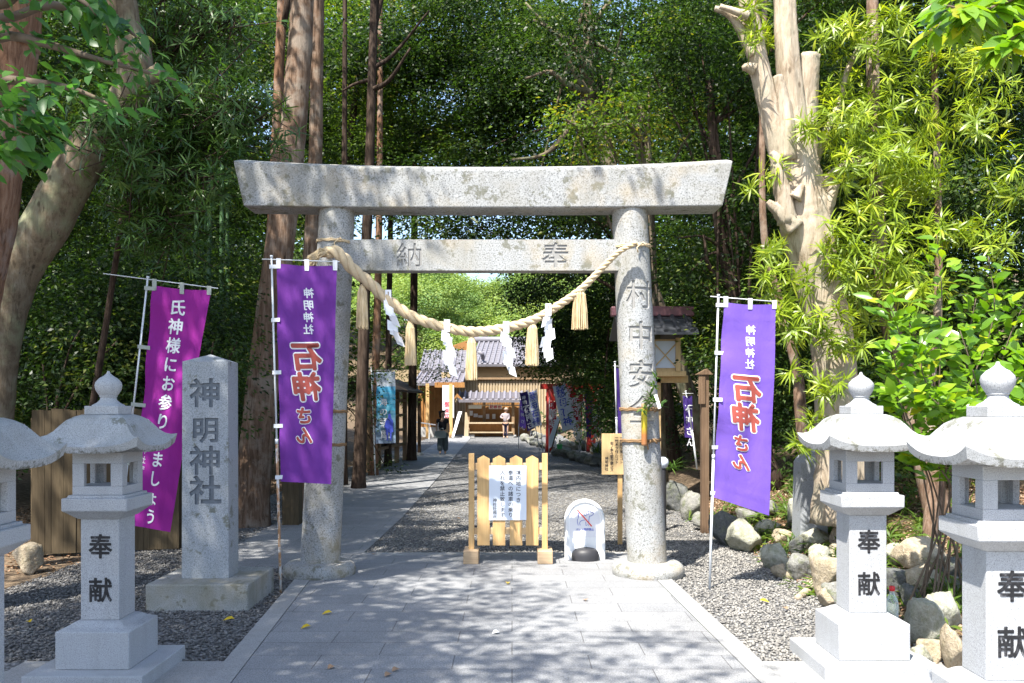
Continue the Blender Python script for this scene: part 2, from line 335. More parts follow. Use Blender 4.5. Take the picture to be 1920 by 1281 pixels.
class MB:
    def __init__(s): s.v = []; s.f = []; s.mi = []
    def add(s, vs, fs, mi=0):
        o = len(s.v); s.v += [tuple(p) for p in vs]; s.f += [tuple(i + o for i in f) for f in fs]; s.mi += [mi] * len(fs); return s
    def box(s, c, size, rot=None, mi=0, bev=0):
        hx, hy, hz = (q / 2 for q in size); c = Vector(c)
        if bev:
            b = bev; bm = bmesh.new(); bmesh.ops.create_cube(bm, size=1)
            for v in bm.verts: v.co = Vector((v.co.x * size[0], v.co.y * size[1], v.co.z * size[2]))
            bmesh.ops.bevel(bm, geom=bm.edges[:], offset=b, segments=2, profile=.5, affect='EDGES')
            vs = [v.co.copy() for v in bm.verts]; bm.verts.index_update(); fs = [tuple(v.index for v in f.verts) for f in bm.faces]; bm.free()
        else:
            vs = [Vector((x * hx, y * hy, z * hz)) for z in (-1, 1) for y in (-1, 1) for x in (-1, 1)]
            fs = [(0, 2, 3, 1), (4, 5, 7, 6), (0, 1, 5, 4), (2, 6, 7, 3), (0, 4, 6, 2), (1, 3, 7, 5)]
        if rot is not None: vs = [rot @ v for v in vs]
        return s.add([v + c for v in vs], fs, mi)
    def loft(s, rings, cap=True, mi=0, closed=True):
        n = len(rings[0]); vs = [p for r in rings for p in r]; fs = []
        for i in range(len(rings) - 1):
            for j in range(n if closed else n - 1):
                k = (j + 1) % n; fs.append((i * n + j, i * n + k, (i + 1) * n + k, (i + 1) * n + j))
        if cap: fs.append(tuple(range(n))[::-1]); fs.append(tuple(range((len(rings) - 1) * n, len(rings) * n)))
        return s.add(vs, fs, mi)
    def tube(s, pts, radii, n=8, mi=0, jit=0, rng=None, cap=True):
        pts = [Vector(p) for p in pts]
        if isinstance(radii, (int, float)): radii = [radii] * len(pts)
        t = [(pts[min(i + 1, len(pts) - 1)] - pts[max(i - 1, 0)]).normalized() for i in range(len(pts))]
        u = t[0].orthogonal().normalized(); rings = []
        off = [1 + (rng.uniform(-jit, jit) if rng else 0) for _ in range(n)]
        for i, p in enumerate(pts):
            u = (u - t[i] * u.dot(t[i])).normalized(); vv = t[i].cross(u)
            rings.append([p + (u * math.cos(2 * math.pi * k / n) + vv * math.sin(2 * math.pi * k / n)) * radii[i] * (off[k] + (rng.uniform(-jit, jit) * .5 if rng else 0)) for k in range(n)])
        return s.loft(rings, cap, mi)
    def lathe(s, c, prof, n=20, mi=0, squash=1):
        c = Vector(c)
        return s.loft([[c + Vector((r * math.cos(2 * math.pi * k / n), r * squash * math.sin(2 * math.pi * k / n), z)) for k in range(n)] for z, r in prof], True, mi)
    def sq(s, c, prof, mi=0):                # square sections: (z, half width)
        c = Vector(c)
        return s.loft([[c + Vector((x * h, y * h, z)) for x, y in ((-1, -1), (1, -1), (1, 1), (-1, 1))] for z, h in prof], True, mi)
    def quad(s, a, b, c, d, mi=0): return s.add([a, b, c, d], [(0, 1, 2, 3)], mi)
    def prism(s, poly, d, mi=0):             # polygon swept by the vector d
        n = len(poly); d = Vector(d); vs = [Vector(p) for p in poly] + [Vector(p) + d for p in poly]
        fs = [tuple(range(n)), tuple(range(2 * n - 1, n - 1, -1))] + [(i, i + n, (i + 1) % n + n, (i + 1) % n) for i in range(n)]
        return s.add(vs, fs, mi)
    def mesh(s, name='m', fix=True):
        me = bpy.data.meshes.new(name); me.from_pydata(s.v, [], s.f); 
        if any(s.mi): me.polygons.foreach_set('material_index', s.mi)
        if fix:
            bm = bmesh.new(); bm.from_mesh(me); bmesh.ops.recalc_face_normals(bm, faces=bm.faces); bm.to_mesh(me); bm.free()
        me.update(); return me
    def build(s, name, mat, parent=None, smooth=False, fix=True): return link(name, s.mesh(name, fix), mat, parent, smooth)
def smooth_by_angle(o, ang=35):
    me = o.data; me.polygons.foreach_set('use_smooth', [True] * len(me.polygons))
    bm = bmesh.new(); bm.from_mesh(me)
    for e in bm.edges:
        if len(e.link_faces) == 2 and e.calc_face_angle(0) > R(ang): e.smooth = False
    bm.to_mesh(me); bm.free(); return o
def evald(o, mods):
    for nm, ty, kw in mods:
        m = o.modifiers.new(nm, ty)
        for k, v in kw.items(): setattr(m, k, v)
    dg = bpy.context.evaluated_depsgraph_get(); dg.update()
    me = bpy.data.meshes.new_from_object(o.evaluated_get(dg)); old = o.data; o.modifiers.clear(); o.data = me; bpy.data.meshes.remove(old); return o
def catmull(pts, n):
    pts = [Vector(p) for p in pts]; P = [pts[0] * 2 - pts[1]] + pts + [pts[-1] * 2 - pts[-2]]; out = []
    for i in range(1, len(P) - 2):
        for k in range(n):
            t = k / n; a, b, c, d = P[i - 1:i + 3]
            out.append(.5 * (2 * b + (c - a) * t + (2 * a - 5 * b + 4 * c - d) * t * t + (3 * b - a - 3 * c + d) * t ** 3))
    return out + [pts[-1]]

# ------------------------------------------------------------------ lettering (built-in font)
_GL = {}
def _glyph(ch, off, depth):
    c = bpy.data.curves.new('glyph', 'FONT'); c.body = ch; c.offset = off; c.resolution_u = 3; c.extrude = depth
    o = bpy.data.objects.new('glyph', c); COL.objects.link(o)
    dg = bpy.context.evaluated_depsgraph_get(); dg.update()
    me = bpy.data.meshes.new_from_object(o.evaluated_get(dg))
    r = ([Vector((v.co.x - .5, v.co.y - .38, v.co.z)) for v in me.vertices], [tuple(p.vertices) for p in me.polygons], sum(p.area for p in me.polygons))
    bpy.data.objects.remove(o); bpy.data.curves.remove(c); bpy.data.meshes.remove(me); return r
def glyph(ch, off=0., depth=0.):
    k = (ch, off, depth)
    if k not in _GL:
        best = off
        if off:                                     # a thickened glyph whose fill breaks is thickened less
            a0 = _glyph(ch, 0, 0)[2]; sl = (_glyph(ch, .001, 0)[2] - a0) / .001
            for q in (1, .85, 1.2, .7, 1.4, .55, .4, .25, 0):
                best = off * q
                if abs(_glyph(ch, best, 0)[2] - (a0 + sl * best)) < .07 * (a0 + sl * best): break
        _GL[k] = _glyph(ch, best, depth)[:2]
    return _GL[k]
def in_glyph(ch, off, U, V):
    """which of the points (U, V), in glyph units about its centre, lie inside the strokes"""
    vs, fs = glyph(ch, off); hit = np.zeros(U.shape, bool)
    for f in fs:
        for k in range(1, len(f) - 1):
            a, b, c = (np.array(vs[q][:2]) for q in (f[0], f[k], f[k + 1])); s = [(q[0] - p[0]) * (V - p[1]) - (q[1] - p[1]) * (U - p[0]) for p, q in ((a, b), (b, c), (c, a))]
            hit |= ((s[0] >= 0) & (s[1] >= 0) & (s[2] >= 0)) | ((s[0] <= 0) & (s[1] <= 0) & (s[2] <= 0))
    return hit
def carved(mb, x0, x1, z0, z1, surf, chars, depth, cell=.004):
    """a face as a fine grid, cut back where the characters are; surf(x, z, depth) -> point; chars: (ch, x, z, width, height, off)"""
    nx, nz = (int((x1 - x0) / cell) + 1 if x1 != 1 else 100), int((z1 - z0) / cell) + 1; X, Z = np.meshgrid(np.linspace(x0, x1, nx), np.linspace(z0, z1, nz)); D = np.zeros(X.shape)
    for ch, cx_, cz_, w_, h_, off in chars: D[in_glyph(ch, off, (X - cx_) / w_, (Z - cz_) / h_)] = 1
    P = [surf(X[j, i], Z[j, i], D[j, i] * depth) for j in range(nz) for i in range(nx)]
    o = len(mb.v); mb.v += [tuple(p) for p in P]
    for j in range(nz - 1):
        for i in range(nx - 1): a = o + j * nx + i; mb.f.append((a, a + 1, a + nx + 1, a + nx)); mb.mi.append(int(D[j:j + 2, i:i + 2].sum() >= 2))
def column(mb, text, fn, x, y, size, pitch, off=0., mirror=False, xs=1., slant=0., split=0., bold=0.):
    """one vertical column: fn(x, y) maps metres right and down on the face to a point"""
    sg = -1 if mirror else 1
    for i, ch in enumerate(text):
        if ch in ' \u3000': continue
        vs, fs = glyph(ch); cy = y + i * pitch; bold = bold or off
        P0 = [(x + sg * v.x * size * xs + slant * v.y * size, cy - v.y * size + slant * sg * v.x * size * .5) for v in vs]
        P = P0; ring = []
        if bold:                                  # brush weight: the same strokes again a hair to the side
            nr = 12 if bold > .05 else 8 if size > .1 else 4
            ring = [(math.cos(2 * math.pi * q / nr) * bold, math.sin(2 * math.pi * q / nr) * bold) for q in range(nr)]
            if bold > .05: ring += [(a * .55, b * .55) for a, b in ring[::2]]
        if split:
            bm = bmesh.new(); bv = [bm.verts.new((p[0], p[1], 0)) for p in P]
            for f in fs:
                try: bm.faces.new([bv[j] for j in f])
                except ValueError: pass
            bmesh.ops.triangulate(bm, faces=bm.faces[:])
            for _ in range(3):
                es = [e for e in bm.edges if e.calc_length() > split]
                if not es: break
                bmesh.ops.subdivide_edges(bm, edges=es, cuts=1); bmesh.ops.triangulate(bm, faces=bm.faces[:])
            bm.verts.index_update(); P = [(v.co.x, v.co.y) for v in bm.verts]; fs = [tuple(v.index for v in f.verts) for f in bm.faces]; bm.free()
        for kk, (dx, dy) in enumerate([(0, 0)] + ring): mb.add([fn(p[0] + dx * size, p[1] + dy * size) - Vector((0, .00016 * kk, 0)) for p in P], fs)

# ------------------------------------------------------------------ leaves (numpy)
PAT = {'rhomb': [(0, 1, 2, 3)],
       'broad': [(0, 1, 4), (1, 2, 5, 4), (2, 3, 5), (0, 6, 1), (1, 6, 7, 2), (2, 7, 3)],
       'strap': [(0, 1, 2), (1, 3, 4, 2), (3, 5, 4)]}
class Leaves:
    def __init__(s): s.V = []; s.T = []; s.K = None
    def add(s, kind, P, A, N, L, Wd, tint, droop=.15, fold=.15):
        s.K = kind; n = len(P)
        A = A / (np.linalg.norm(A, axis=1, keepdims=True) + 1e-9)
        N = N - A * (N * A).sum(1, keepdims=True); N = N / (np.linalg.norm(N, axis=1, keepdims=True) + 1e-9); S = np.cross(A, N)
        L = np.broadcast_to(L, (n,))[:, None]; Wd = np.broadcast_to(Wd, (n,))[:, None] / 2
        def pt(a, sd, up): return P + A * L * a + S * Wd * sd + N * (up * L)
        if kind == 'rhomb': vs = [pt(0, 0, 0), pt(.45, 1, fold * .5), pt(1, 0, -droop), pt(.5, -1, fold * .5)]
        elif kind == 'broad': vs = [pt(0, 0, 0), pt(.33, 0, -droop * .05), pt(.7, 0, -droop * .45), pt(1, 0, -droop), pt(.3, .95, fold * .4 - droop * .05), pt(.66, .8, fold * .3 - droop * .4), pt(.3, -.95, fold * .4 - droop * .05), pt(.66, -.8, fold * .3 - droop * .4)]
        else: vs = [pt(0, 0, 0), pt(.35, 1, -droop * .1), pt(.35, -1, -droop * .1), pt(.72, .8, -droop * .5), pt(.72, -.8, -droop * .5), pt(1, 0, -droop)]
        s.V.append(np.stack(vs, 1).reshape(-1, 3)); s.T.append(np.repeat(np.broadcast_to(tint, (n,)), len(vs)))
    def build(s, name, mat, parent=None):
        V = np.concatenate(s.V); T = np.concatenate(s.T); pat = PAT[s.K]; nv = {'rhomb': 4, 'broad': 8, 'strap': 6}[s.K]; n = len(V) // nv
        if parent is not None: V = V - np.array(base_of(parent))
        loops = (np.concatenate([np.array(f) for f in pat])[None, :] + (np.arange(n) * nv)[:, None]).ravel()
        tot = np.tile(np.array([len(f) for f in pat]), n); st = np.concatenate([[0], np.cumsum(tot)[:-1]])
        me = bpy.data.meshes.new(name); me.vertices.add(len(V)); me.vertices.foreach_set('co', V.astype(np.float32).ravel())
        me.loops.add(len(loops)); me.loops.foreach_set('vertex_index', loops.astype(np.int32))
        me.polygons.add(len(tot)); me.polygons.foreach_set('loop_start', st.astype(np.int32)); me.polygons.foreach_set('loop_total', tot.astype(np.int32))
        a = me.attributes.new('tint', 'FLOAT', 'POINT'); a.data.foreach_set('value', T.astype(np.float32))
        me.update(calc_edges=True)
        if s.K == 'broad': me.polygons.foreach_set('use_smooth', np.ones(len(tot), dtype=bool))
        me.materials.append(mat)
        o = bpy.data.objects.new(name, me); COL.objects.link(o)
        if parent is not None: o.parent = parent
        return o
def unit(g, n):
    v = g.normal(size=(n, 3)); return v / np.linalg.norm(v, axis=1, keepdims=True)
def lobes_leaves(g, lv, lobes, dens, L, Wr=.5, kind='rhomb', clump=.16, per=14, fill=.35, tint_bias=0., droop=.2):
    """lobes: rows x,y,z,rx,ry,rz. dens: leaves per square metre of lobe cross-section"""
    for lb in lobes:
        c, r = np.array(lb[:3]), np.array(lb[3:6]); area = math.pi * r[0] * r[2]
        nc = max(3, int(dens * area / per)); u = unit(g, nc)
        rad = np.where(g.random(nc) < fill, g.random(nc) ** .5 * .9, g.normal(.95, .12, nc))[:, None]
        # bumps make the outline uneven
        ph = g.random(3) * 6; rad = rad * (1 + .22 * np.sin(u[:, :1] * 4 + ph[0]) * np.cos(u[:, 1:2] * 4 + ph[1]) + .1 * np.sin(u[:, 2:3] * 7 + ph[2]))
        cc = c + u * rad * r
        P = np.repeat(cc, per, 0); n = len(P)
        off = g.normal(size=(n, 3)) * clump * np.array([1.15, 1.15, .55]); P = P + off
        A = off * np.array([1, 1, .5]) + np.repeat(u, per, 0) * .06 + g.normal(size=(n, 3)) * .05; A[:, 2] -= .05
        Nc = u * .55 + np.array([0, 0, .75]) + g.normal(size=(nc, 3)) * .45; N = np.repeat(Nc, per, 0) + g.normal(size=(n, 3)) * .28      # the leaves of one clump face much the same way
        tn = g.normal(0, .2) + np.repeat(g.normal(.45, .15, nc), per) + g.normal(0, .12, n) + tint_bias
        lv.add(kind, P, A, N, L * g.uniform(.7, 1.25, n), L * Wr * g.uniform(.75, 1.2, n), np.clip(tn, 0, 1), droop)
def rosettes(g, lv, centers, dirs, per, L, Wd, tint=.5, droop=.35):
    n0 = len(centers)
    P = np.repeat(centers, per, 0); n = len(P); D = np.repeat(dirs / np.linalg.norm(dirs, axis=1, keepdims=True), per, 0)
    rnd = unit(g, n); rad = rnd - D * (rnd * D).sum(1, keepdims=True); rad /= np.linalg.norm(rad, axis=1, keepdims=True) + 1e-9
    el = g.uniform(-.25, 1.1, n)[:, None]; A = rad + D * el; P = P - D * (1.1 - el) * L * .45
    N = D + np.array([0, 0, .5]) + g.normal(size=(n, 3)) * .2
    t = np.repeat(g.normal(tint, .15, n0), per) + g.normal(0, .12, n) + (el[:, 0] - .4) * .15
    lv.add('strap', P, A, N, L * g.uniform(.65, 1.15, n), Wd * g.uniform(.8, 1.15, n), np.clip(t, 0, 1), droop)

# ================================================================== THE SETTING
def grid_mesh(xs, ys, fz):
    nx = len(xs); return MB().add([(x, y, fz(x, y)) for y in ys for x in xs], [(j * nx + i, j * nx + i + 1, (j + 1) * nx + i + 1, (j + 1) * nx + i) for j in range(len(ys) - 1) for i in range(nx - 1)])
def bedz(x, y):                                   # the raised bed on the right, the bank on the left and the hill behind
    z = -.03
    if x > 2.75: z += min(.75, (x - 2.75) * .28) * min(1, max(0, (y - 3) / 4)) + max(0, x - 6) * .12
    if x < -5.9 - max(0, 12 - y) * .05: z += min(2.5, (-5.9 - x) * .12)
    if y > 64: z += min(12, ((y - 64) * .22) * (1 + .15 * math.sin(x * .07 + 1)))
    z += .025 * math.sin(x * 1.7 + y) * math.cos(y * 1.3) if x > 3.2 or x < -4.6 else 0
    return z
grid_mesh(sorted({round(float(q), 3) for q in (*np.linspace(-150, -14, 40), *np.arange(-14, -4, .4), *np.arange(-4, 2.4, .8), *np.arange(2.4, 9, .15), *np.linspace(9, 150, 50))}), sorted({round(float(q), 3) for q in (*np.linspace(-30, 3, 12), *np.arange(3, 20, .3), *np.arange(20, 64, 1.2), *np.linspace(64, 210, 70))}), bedz).build('ground', M['soil'], smooth=True)['kind'] = 'structure'
MB().quad((-4.9, -8, .0), (2.78, -8, .0), (3.0, 64, .0), (-4.3, 64, .0)).build('gravel_ground', M['gravel'])['kind'] = 'structure'
def sheet(name, poly, z0, z1, mat):
    o = MB().prism([(x, y, z0) for x, y in poly], (0, 0, z1 - z0)).build(name, mat); o['kind'] = 'structure'; return o
pl = lambda y: -1.92 - .075 * (y - 5.83)          # left and right edges of the paved approach
pr = lambda y: 1.69 - .035 * (y - 6.0)
sheet('path', [(pl(-6) + .16, -6), (pr(-6) - .16, -6), (pr(10.44) - .16, 10.44), (pl(10.44) + .16, 10.44)], -.08, .022, M['paving'])
for sgn, ef in ((-1, pl), (1, pr)):
    sheet('kerb_strip', [(ef(-6) - sgn * .154, -6), (ef(-6), -6), (ef(10.44), 10.44), (ef(10.44) - sgn * .154, 10.44)][::sgn], -.08, .026, M['kerb'])
sheet('kerb_strip', [(-1.74, 10.446), (pr(10.44), 10.446), (pr(10.44), 10.60), (-1.74, 10.60)], -.08, .030, M['kerb'])
sheet('path', [(-3.35, 9.75), (pl(9.75) - .004, 9.75), (pl(10.44) - .004, 10.446), (-1.745, 10.446), (-1.70, 14), (-1.78, 22), (-2.0, 34), (-2.2, 49), (-3.6, 49), (-3.35, 34), (-3.55, 22), (-3.5, 14)], -.08, .018, M['paving'])
for sgn, ef in ((-1, pl), (1, pr)):
    xs = [ef(-6) + sgn * .004, sgn * 3.3]; ya = 6.15
    sheet('lantern_paving', [(xs[0], -6), (xs[1], -6), (xs[1], ya), (ef(ya) + sgn * .004, ya)][::sgn], -.08, .014, M['kerb'])

# pebbles you can tell apart near the camera: nobody could count them
def pebbles():
    g = np.random.default_rng(5); P = []
    regs = [(-4.8, -1.9, 5.6, 11.5, 1300), (1.55, 3.12, 6.1, 12, 1500), (-1.75, 2.8, 10.6, 13.5, 900), (-1.75, 2.85, 13.5, 18, 300), (-4.6, -3.4, 10.5, 16, 260)]
    for x0, x1, y0, y1, d in regs:
        n = int((x1 - x0) * (y1 - y0) * d); x = g.uniform(x0, x1, n); y = g.uniform(y0, y1, n)
        on = (y < 10.62) & (x > pl(y) - .02) & (x < pr(y) + .02)
        on |= (y > 9.7) & (x > -3.53) & (x < -1.72)
        on |= (y < 6.17)
        P.append(np.stack([x, y], 1)[~on])
    P = np.concatenate(P); n = len(P)
    base = np.array([(1, 0, 0), (.3, .95, 0), (-.8, .6, .05), (-.8, -.6, 0), (.3, -.95, .05), (.15, .1, 1), (.1, 0, -.7)])
    F_ = np.array([(0, 1, 5), (1, 2, 5), (2, 3, 5), (3, 4, 5), (4, 0, 5), (1, 0, 6), (2, 1, 6), (3, 2, 6), (4, 3, 6), (0, 4, 6)])
    s = g.uniform(.008, .019, (n, 1, 1)) * np.stack([g.uniform(.8, 1.5, n), g.uniform(.7, 1.1, n), g.uniform(.45, .8, n)], 1)[:, None, :]
    V = base[None] * s * g.uniform(.75, 1.25, (n, 7, 1)); a = g.uniform(0, 6.28, n); c, sn = np.cos(a)[:, None], np.sin(a)[:, None]
    X = V[..., 0] * c - V[..., 1] * sn + P[:, :1]; Y = V[..., 0] * sn + V[..., 1] * c + P[:, 1:]; Z = V[..., 2] + g.uniform(.002, .012, (n, 1)) + np.array([max(0, bedz(a_, b_)) for a_, b_ in P])[:, None]
    V = np.stack([X, Y, Z], 2).reshape(-1, 3); L_ = (F_.ravel()[None] + (np.arange(n) * 7)[:, None]).ravel()
    me = bpy.data.meshes.new('gravel'); me.vertices.add(len(V)); me.vertices.foreach_set('co', V.astype(np.float32).ravel())
    me.loops.add(len(L_)); me.loops.foreach_set('vertex_index', L_.astype(np.int32)); me.polygons.add(n * 10)
    me.polygons.foreach_set('loop_start', (np.arange(n * 10) * 3).astype(np.int32)); me.polygons.foreach_set('loop_total', np.full(n * 10, 3, np.int32))
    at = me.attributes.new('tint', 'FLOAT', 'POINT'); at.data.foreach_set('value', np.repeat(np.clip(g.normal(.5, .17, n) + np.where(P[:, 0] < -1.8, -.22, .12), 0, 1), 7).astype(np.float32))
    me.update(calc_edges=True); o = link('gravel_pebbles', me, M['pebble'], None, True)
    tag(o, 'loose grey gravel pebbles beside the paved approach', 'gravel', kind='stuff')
pebbles()

# ================================================================== TORII
TX, TY = -.29, 9.3
t = thing('stone_torii', (TX, TY, 0), 'large granite torii gate with straight lintel spanning the approach', 'torii')
def pillar(xb, xt, text):
    def ring(z, a0=0, a1=2 * math.pi, n=48, closed=True):
        q = (z - .06) / 3.7; r = .202 - .022 * q; x = xb + (xt - xb) * q
        return [Vector((x + r * math.cos(a), TY + r * math.sin(a), z)) for a in [a0 + (a1 - a0) * j / n for j in range(n if closed else n + 1)]]
    zs = [.06 + 3.7 * k / 14 for k in range(15)]
    mb = MB()
    if not text: mb.loft([ring(z) for z in zs])
    else:
        za, zb = 1.50, 3.05
        mb.loft([ring(z) for z in [q for q in zs if q < za - .05] + [za]]); mb.loft([ring(z) for z in [zb] + [q for q in zs if q > zb + .05]])
        mb.loft([ring(za, 0, math.pi, 24, False), ring(zb, 0, math.pi, 24, False)], False, 0, False)
        def surf(u, z, d):                        # u: angle across the front
            q = (z - .06) / 3.7; r = .202 - .022 * q - d; x = xb + (xt - xb) * q; return (x + r * math.sin(u), TY - r * math.cos(u), z)
        nu, nz = 150, int((zb - za) / .0042); U, Z = np.meshgrid(np.linspace(-math.pi / 2, math.pi / 2, nu), np.linspace(za, zb, nz)); D_ = np.zeros(U.shape)
        Q = (Z - .06) / 3.7; X = xb + (xt - xb) * Q + (.202 - .022 * Q) * np.sin(U)
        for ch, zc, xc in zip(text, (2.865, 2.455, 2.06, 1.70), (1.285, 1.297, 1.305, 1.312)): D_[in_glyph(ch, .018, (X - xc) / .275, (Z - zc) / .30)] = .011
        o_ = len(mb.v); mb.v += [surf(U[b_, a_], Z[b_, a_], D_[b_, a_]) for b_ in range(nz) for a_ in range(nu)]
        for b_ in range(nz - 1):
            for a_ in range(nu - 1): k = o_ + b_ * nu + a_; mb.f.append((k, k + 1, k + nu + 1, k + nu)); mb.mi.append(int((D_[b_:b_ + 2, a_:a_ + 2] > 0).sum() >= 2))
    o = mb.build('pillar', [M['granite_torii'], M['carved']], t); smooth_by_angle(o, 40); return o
pillar(-1.97, -1.794, None); pillar(1.392, 1.203, '村中安全')
def loft_x(sections, name, mat, parent=None):        # sections: list of closed rings along x
    return MB().loft(sections).build(name, mat, parent)
secs = []
for k in range(25):
    s = -1 + 2 * k / 24; lift = .075 * abs(s) ** 2.2; xt = TX + s * 2.50; xb = TX + s * 2.405
    yb, yf, ym = TY + .22, TY - .22, TY
    zb = 3.735 + lift * .25; zt = 4.145 + lift
    secs.append([Vector((xb, yf + .02, zb)), Vector((xb, yb - .02, zb)), Vector((xt, yb, zt - .02)), Vector((xt, ym, zt + .05)), Vector((xt, yf, zt - .02)), Vector((xt, yf - .003, zt - .05))])
kas = loft_x(secs, 'top_lintel', M['granite_torii'], t)
md = kas.modifiers.new('bevel', 'BEVEL'); md.width = .012; md.segments = 2; md.limit_method = 'ANGLE'
xa_, xb_ = TX - 1.465, TX + 1.455; nb = MB(); zc = 3.275
nb.add([(xa_, TY - .1, zc - .157), (xb_, TY - .1, zc - .157), (xb_, TY + .1, zc - .157), (xa_, TY + .1, zc - .157), (xa_, TY - .1, zc + .157), (xb_, TY - .1, zc + .157), (xb_, TY + .1, zc + .157), (xa_, TY + .1, zc + .157)], [(0, 3, 2, 1), (4, 5, 6, 7), (2, 3, 7, 6), (0, 4, 7, 3), (1, 2, 6, 5)])
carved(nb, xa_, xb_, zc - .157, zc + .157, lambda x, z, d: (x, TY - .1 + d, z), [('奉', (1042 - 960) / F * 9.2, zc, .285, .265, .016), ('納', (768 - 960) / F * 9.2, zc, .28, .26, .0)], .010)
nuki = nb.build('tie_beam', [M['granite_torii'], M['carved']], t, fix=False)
for x in (-1.975, 1.395):
    o = MB().lathe((x, TY, 0), [(-.05, .33), (.02, .362), (.07, .372), (.115, .355), (.145, .32), (.155, .25), (.155, .05)], 40).build('base_stone', M['granite_torii'], t, True)

# ================================================================== ROPE, TASSELS, PAPER STREAMERS
RP = [(612, 474, 8.98), (628, 472, 8.97), (645, 485, 8.95), (662, 505, 8.98), (690, 528, 9.03), (722, 558, 9.06), (770, 592, 9.08), (830, 613, 9.08), (885, 622, 9.08), (940, 617, 9.08), (1000, 600, 9.08), (1050, 571, 9.08), (1090, 542, 9.07), (1130, 502, 9.04), (1160, 473, 9.0), (1193, 455, 8.98)]
rp = catmull([W(*p) for p in RP], 8)
def rope_r(q): return .063 - .012 * min(1, q / .4) - .024 * max(0, (q - .55) / .45)
rope = thing('straw_rope', W(885, 622, 9.08), 'thick twisted straw rope hanging in a curve between the torii pillars', 'rope')
rb = MB(); L = [0]
for a, b in zip(rp, rp[1:]): L.append(L[-1] + (b - a).length)
cur = [rp[0]]; step = .02; ds = np.linspace(0, L[-1], 210); fine = []
for d in ds:
    i = min(len(rp) - 2, max(0, np.searchsorted(L, d) - 1)); q = (d - L[i]) / (L[i + 1] - L[i]); fine.append(rp[i].lerp(rp[i + 1], q))
for st in range(3):
    pts = []; rad = []
    for i, p in enumerate(fine):
        q = i / (len(fine) - 1); tg = (fine[min(i + 1, len(fine) - 1)] - fine[max(i - 1, 0)]).normalized(); u = Vector((0, 1, 0)); v = tg.cross(u)
        r = rope_r(q); a = ds[i] / (.42 - .16 * q) * 2 * math.pi + st * 2 * math.pi / 3
        pts.append(p + (u * math.cos(a) + v * math.sin(a)) * r * .50); rad.append(r * .56)
    rb.tube(pts, rad, 9)
rb.build('strands', M['rope'], rope, True)
rng = random.Random(3)
br = MB(); e0 = W(618, 474, 8.97)
for k in range(150):                                    # the frayed broom end
    a = rng.uniform(0, 6.28); rr = rng.uniform(0, .055)
    p0 = e0 + Vector((0, math.cos(a) * rr, math.sin(a) * rr)); q = rng.uniform(-1, 1)
    p1 = W(600, 474 + q * 9, 8.95 + rng.uniform(-.05, .05)); p2 = W(578 + rng.uniform(-3, 16), 490 + rng.uniform(-10, 9) , 8.93 + rng.uniform(-.06, .06))
    br.tube([p0, p1, p2], [.006, .005, .003], 3)
br.build('frayed_end', M['straw'], rope)
def tassel(x, yt, yb, wpx, lab):
    Y = 9.08 if x > 700 else 9.03; top = W(x, yt, Y); o = thing('straw_tassel', top, lab, 'tassel', 'straw tassels hanging from the rope')
    mb = MB(); H = (yb - yt) / F * Y; r1 = wpx / 2 / F * Y
    for k in range(170):
        a = rng.uniform(0, 6.283); q = math.sqrt(rng.random()); ca, sa = math.cos(a) * q, math.sin(a) * q
        bend = rng.uniform(-.01, .01); pts = [top + Vector((ca * .018, sa * .018, 0)), top + Vector((ca * r1 * .80, sa * r1 * .8, -H * .16)), top + Vector((ca * r1 * .93 + bend, sa * r1 * .93, -H * .55)), top + Vector((ca * r1 * 1.08 + bend, sa * r1 * 1.08, -H * rng.uniform(.95, 1.01)))]
        mb.tube(pts, [.005, .006, .0055, .004], 3, cap=False)
    mb.build('straw_bundle', M['straw'], o)
    MB().lathe(top + Vector((0, 0, -.035)), [(0, r1 * .5), (.012, r1 * .52), (.03, r1 * .35), (.05, r1 * .22)], 12).build('binding', M['rope'], o, True)
for x, yt, yb, wp, lb in [(679, 536, 617, 21, 'straw tassel nearest the left pillar of the torii'), (769, 603, 685, 20, 'straw tassel on the left half of the rope between two paper streamers'), (884, 630, 713, 21, 'straw tassel at the lowest middle point of the rope'), (998, 603, 686, 22, 'straw tassel on the right half of the rope between two paper streamers'), (1087, 540, 618, 26, 'straw tassel nearest the right pillar of the torii, highest one')]:
    tassel(x, yt, yb, wp, lb)
def streamer(x, yt, yb, lean, lab):
    Y = 9.02; top = W(x, yt, Y); o = thing('paper_streamer', top, lab, 'paper streamer', 'white zigzag paper streamers on the rope')
    H = (yb - yt) / F * Y; mb = MB(); r = random.Random(int(x))
    mb.prism([top + Vector((-.03, 0, .12)), top + Vector((.03, 0, .12)), top + Vector((.03, 0, 0)), top + Vector((-.03, 0, 0))], (0, .002, 0))
    w_, h_ = .085, H / 4.1
    for side in (0, 1):
        c = top + Vector((side * .022 - .01, -.006 * side, -.42 * h_ * side))
        for k in range(4):
            al = 1 if k % 2 == 0 else -1; yaw = r.uniform(-.35, .35) + .4 * al
            dx = Vector((math.cos(yaw), math.sin(yaw), -.42 if lean > 0 else .42)) * w_; dz = Vector((-al * .016 + lean * .07, r.uniform(-.02, .02), -h_ * 1.05))
            a = c - dx * .5; mb.prism([a, a + dx, a + dx + dz, a + dz], (0, .002, 0)); c = c + dz * .95 + Vector((al * .030, r.uniform(-.012, .012), 0))
    mb.build('folded_paper', M['paper'], o)
    MB().tube([top + Vector((0, 0, .1)), top + Vector((0, .01, -.02))], .006, 5).build('tie', M['cord'], o)
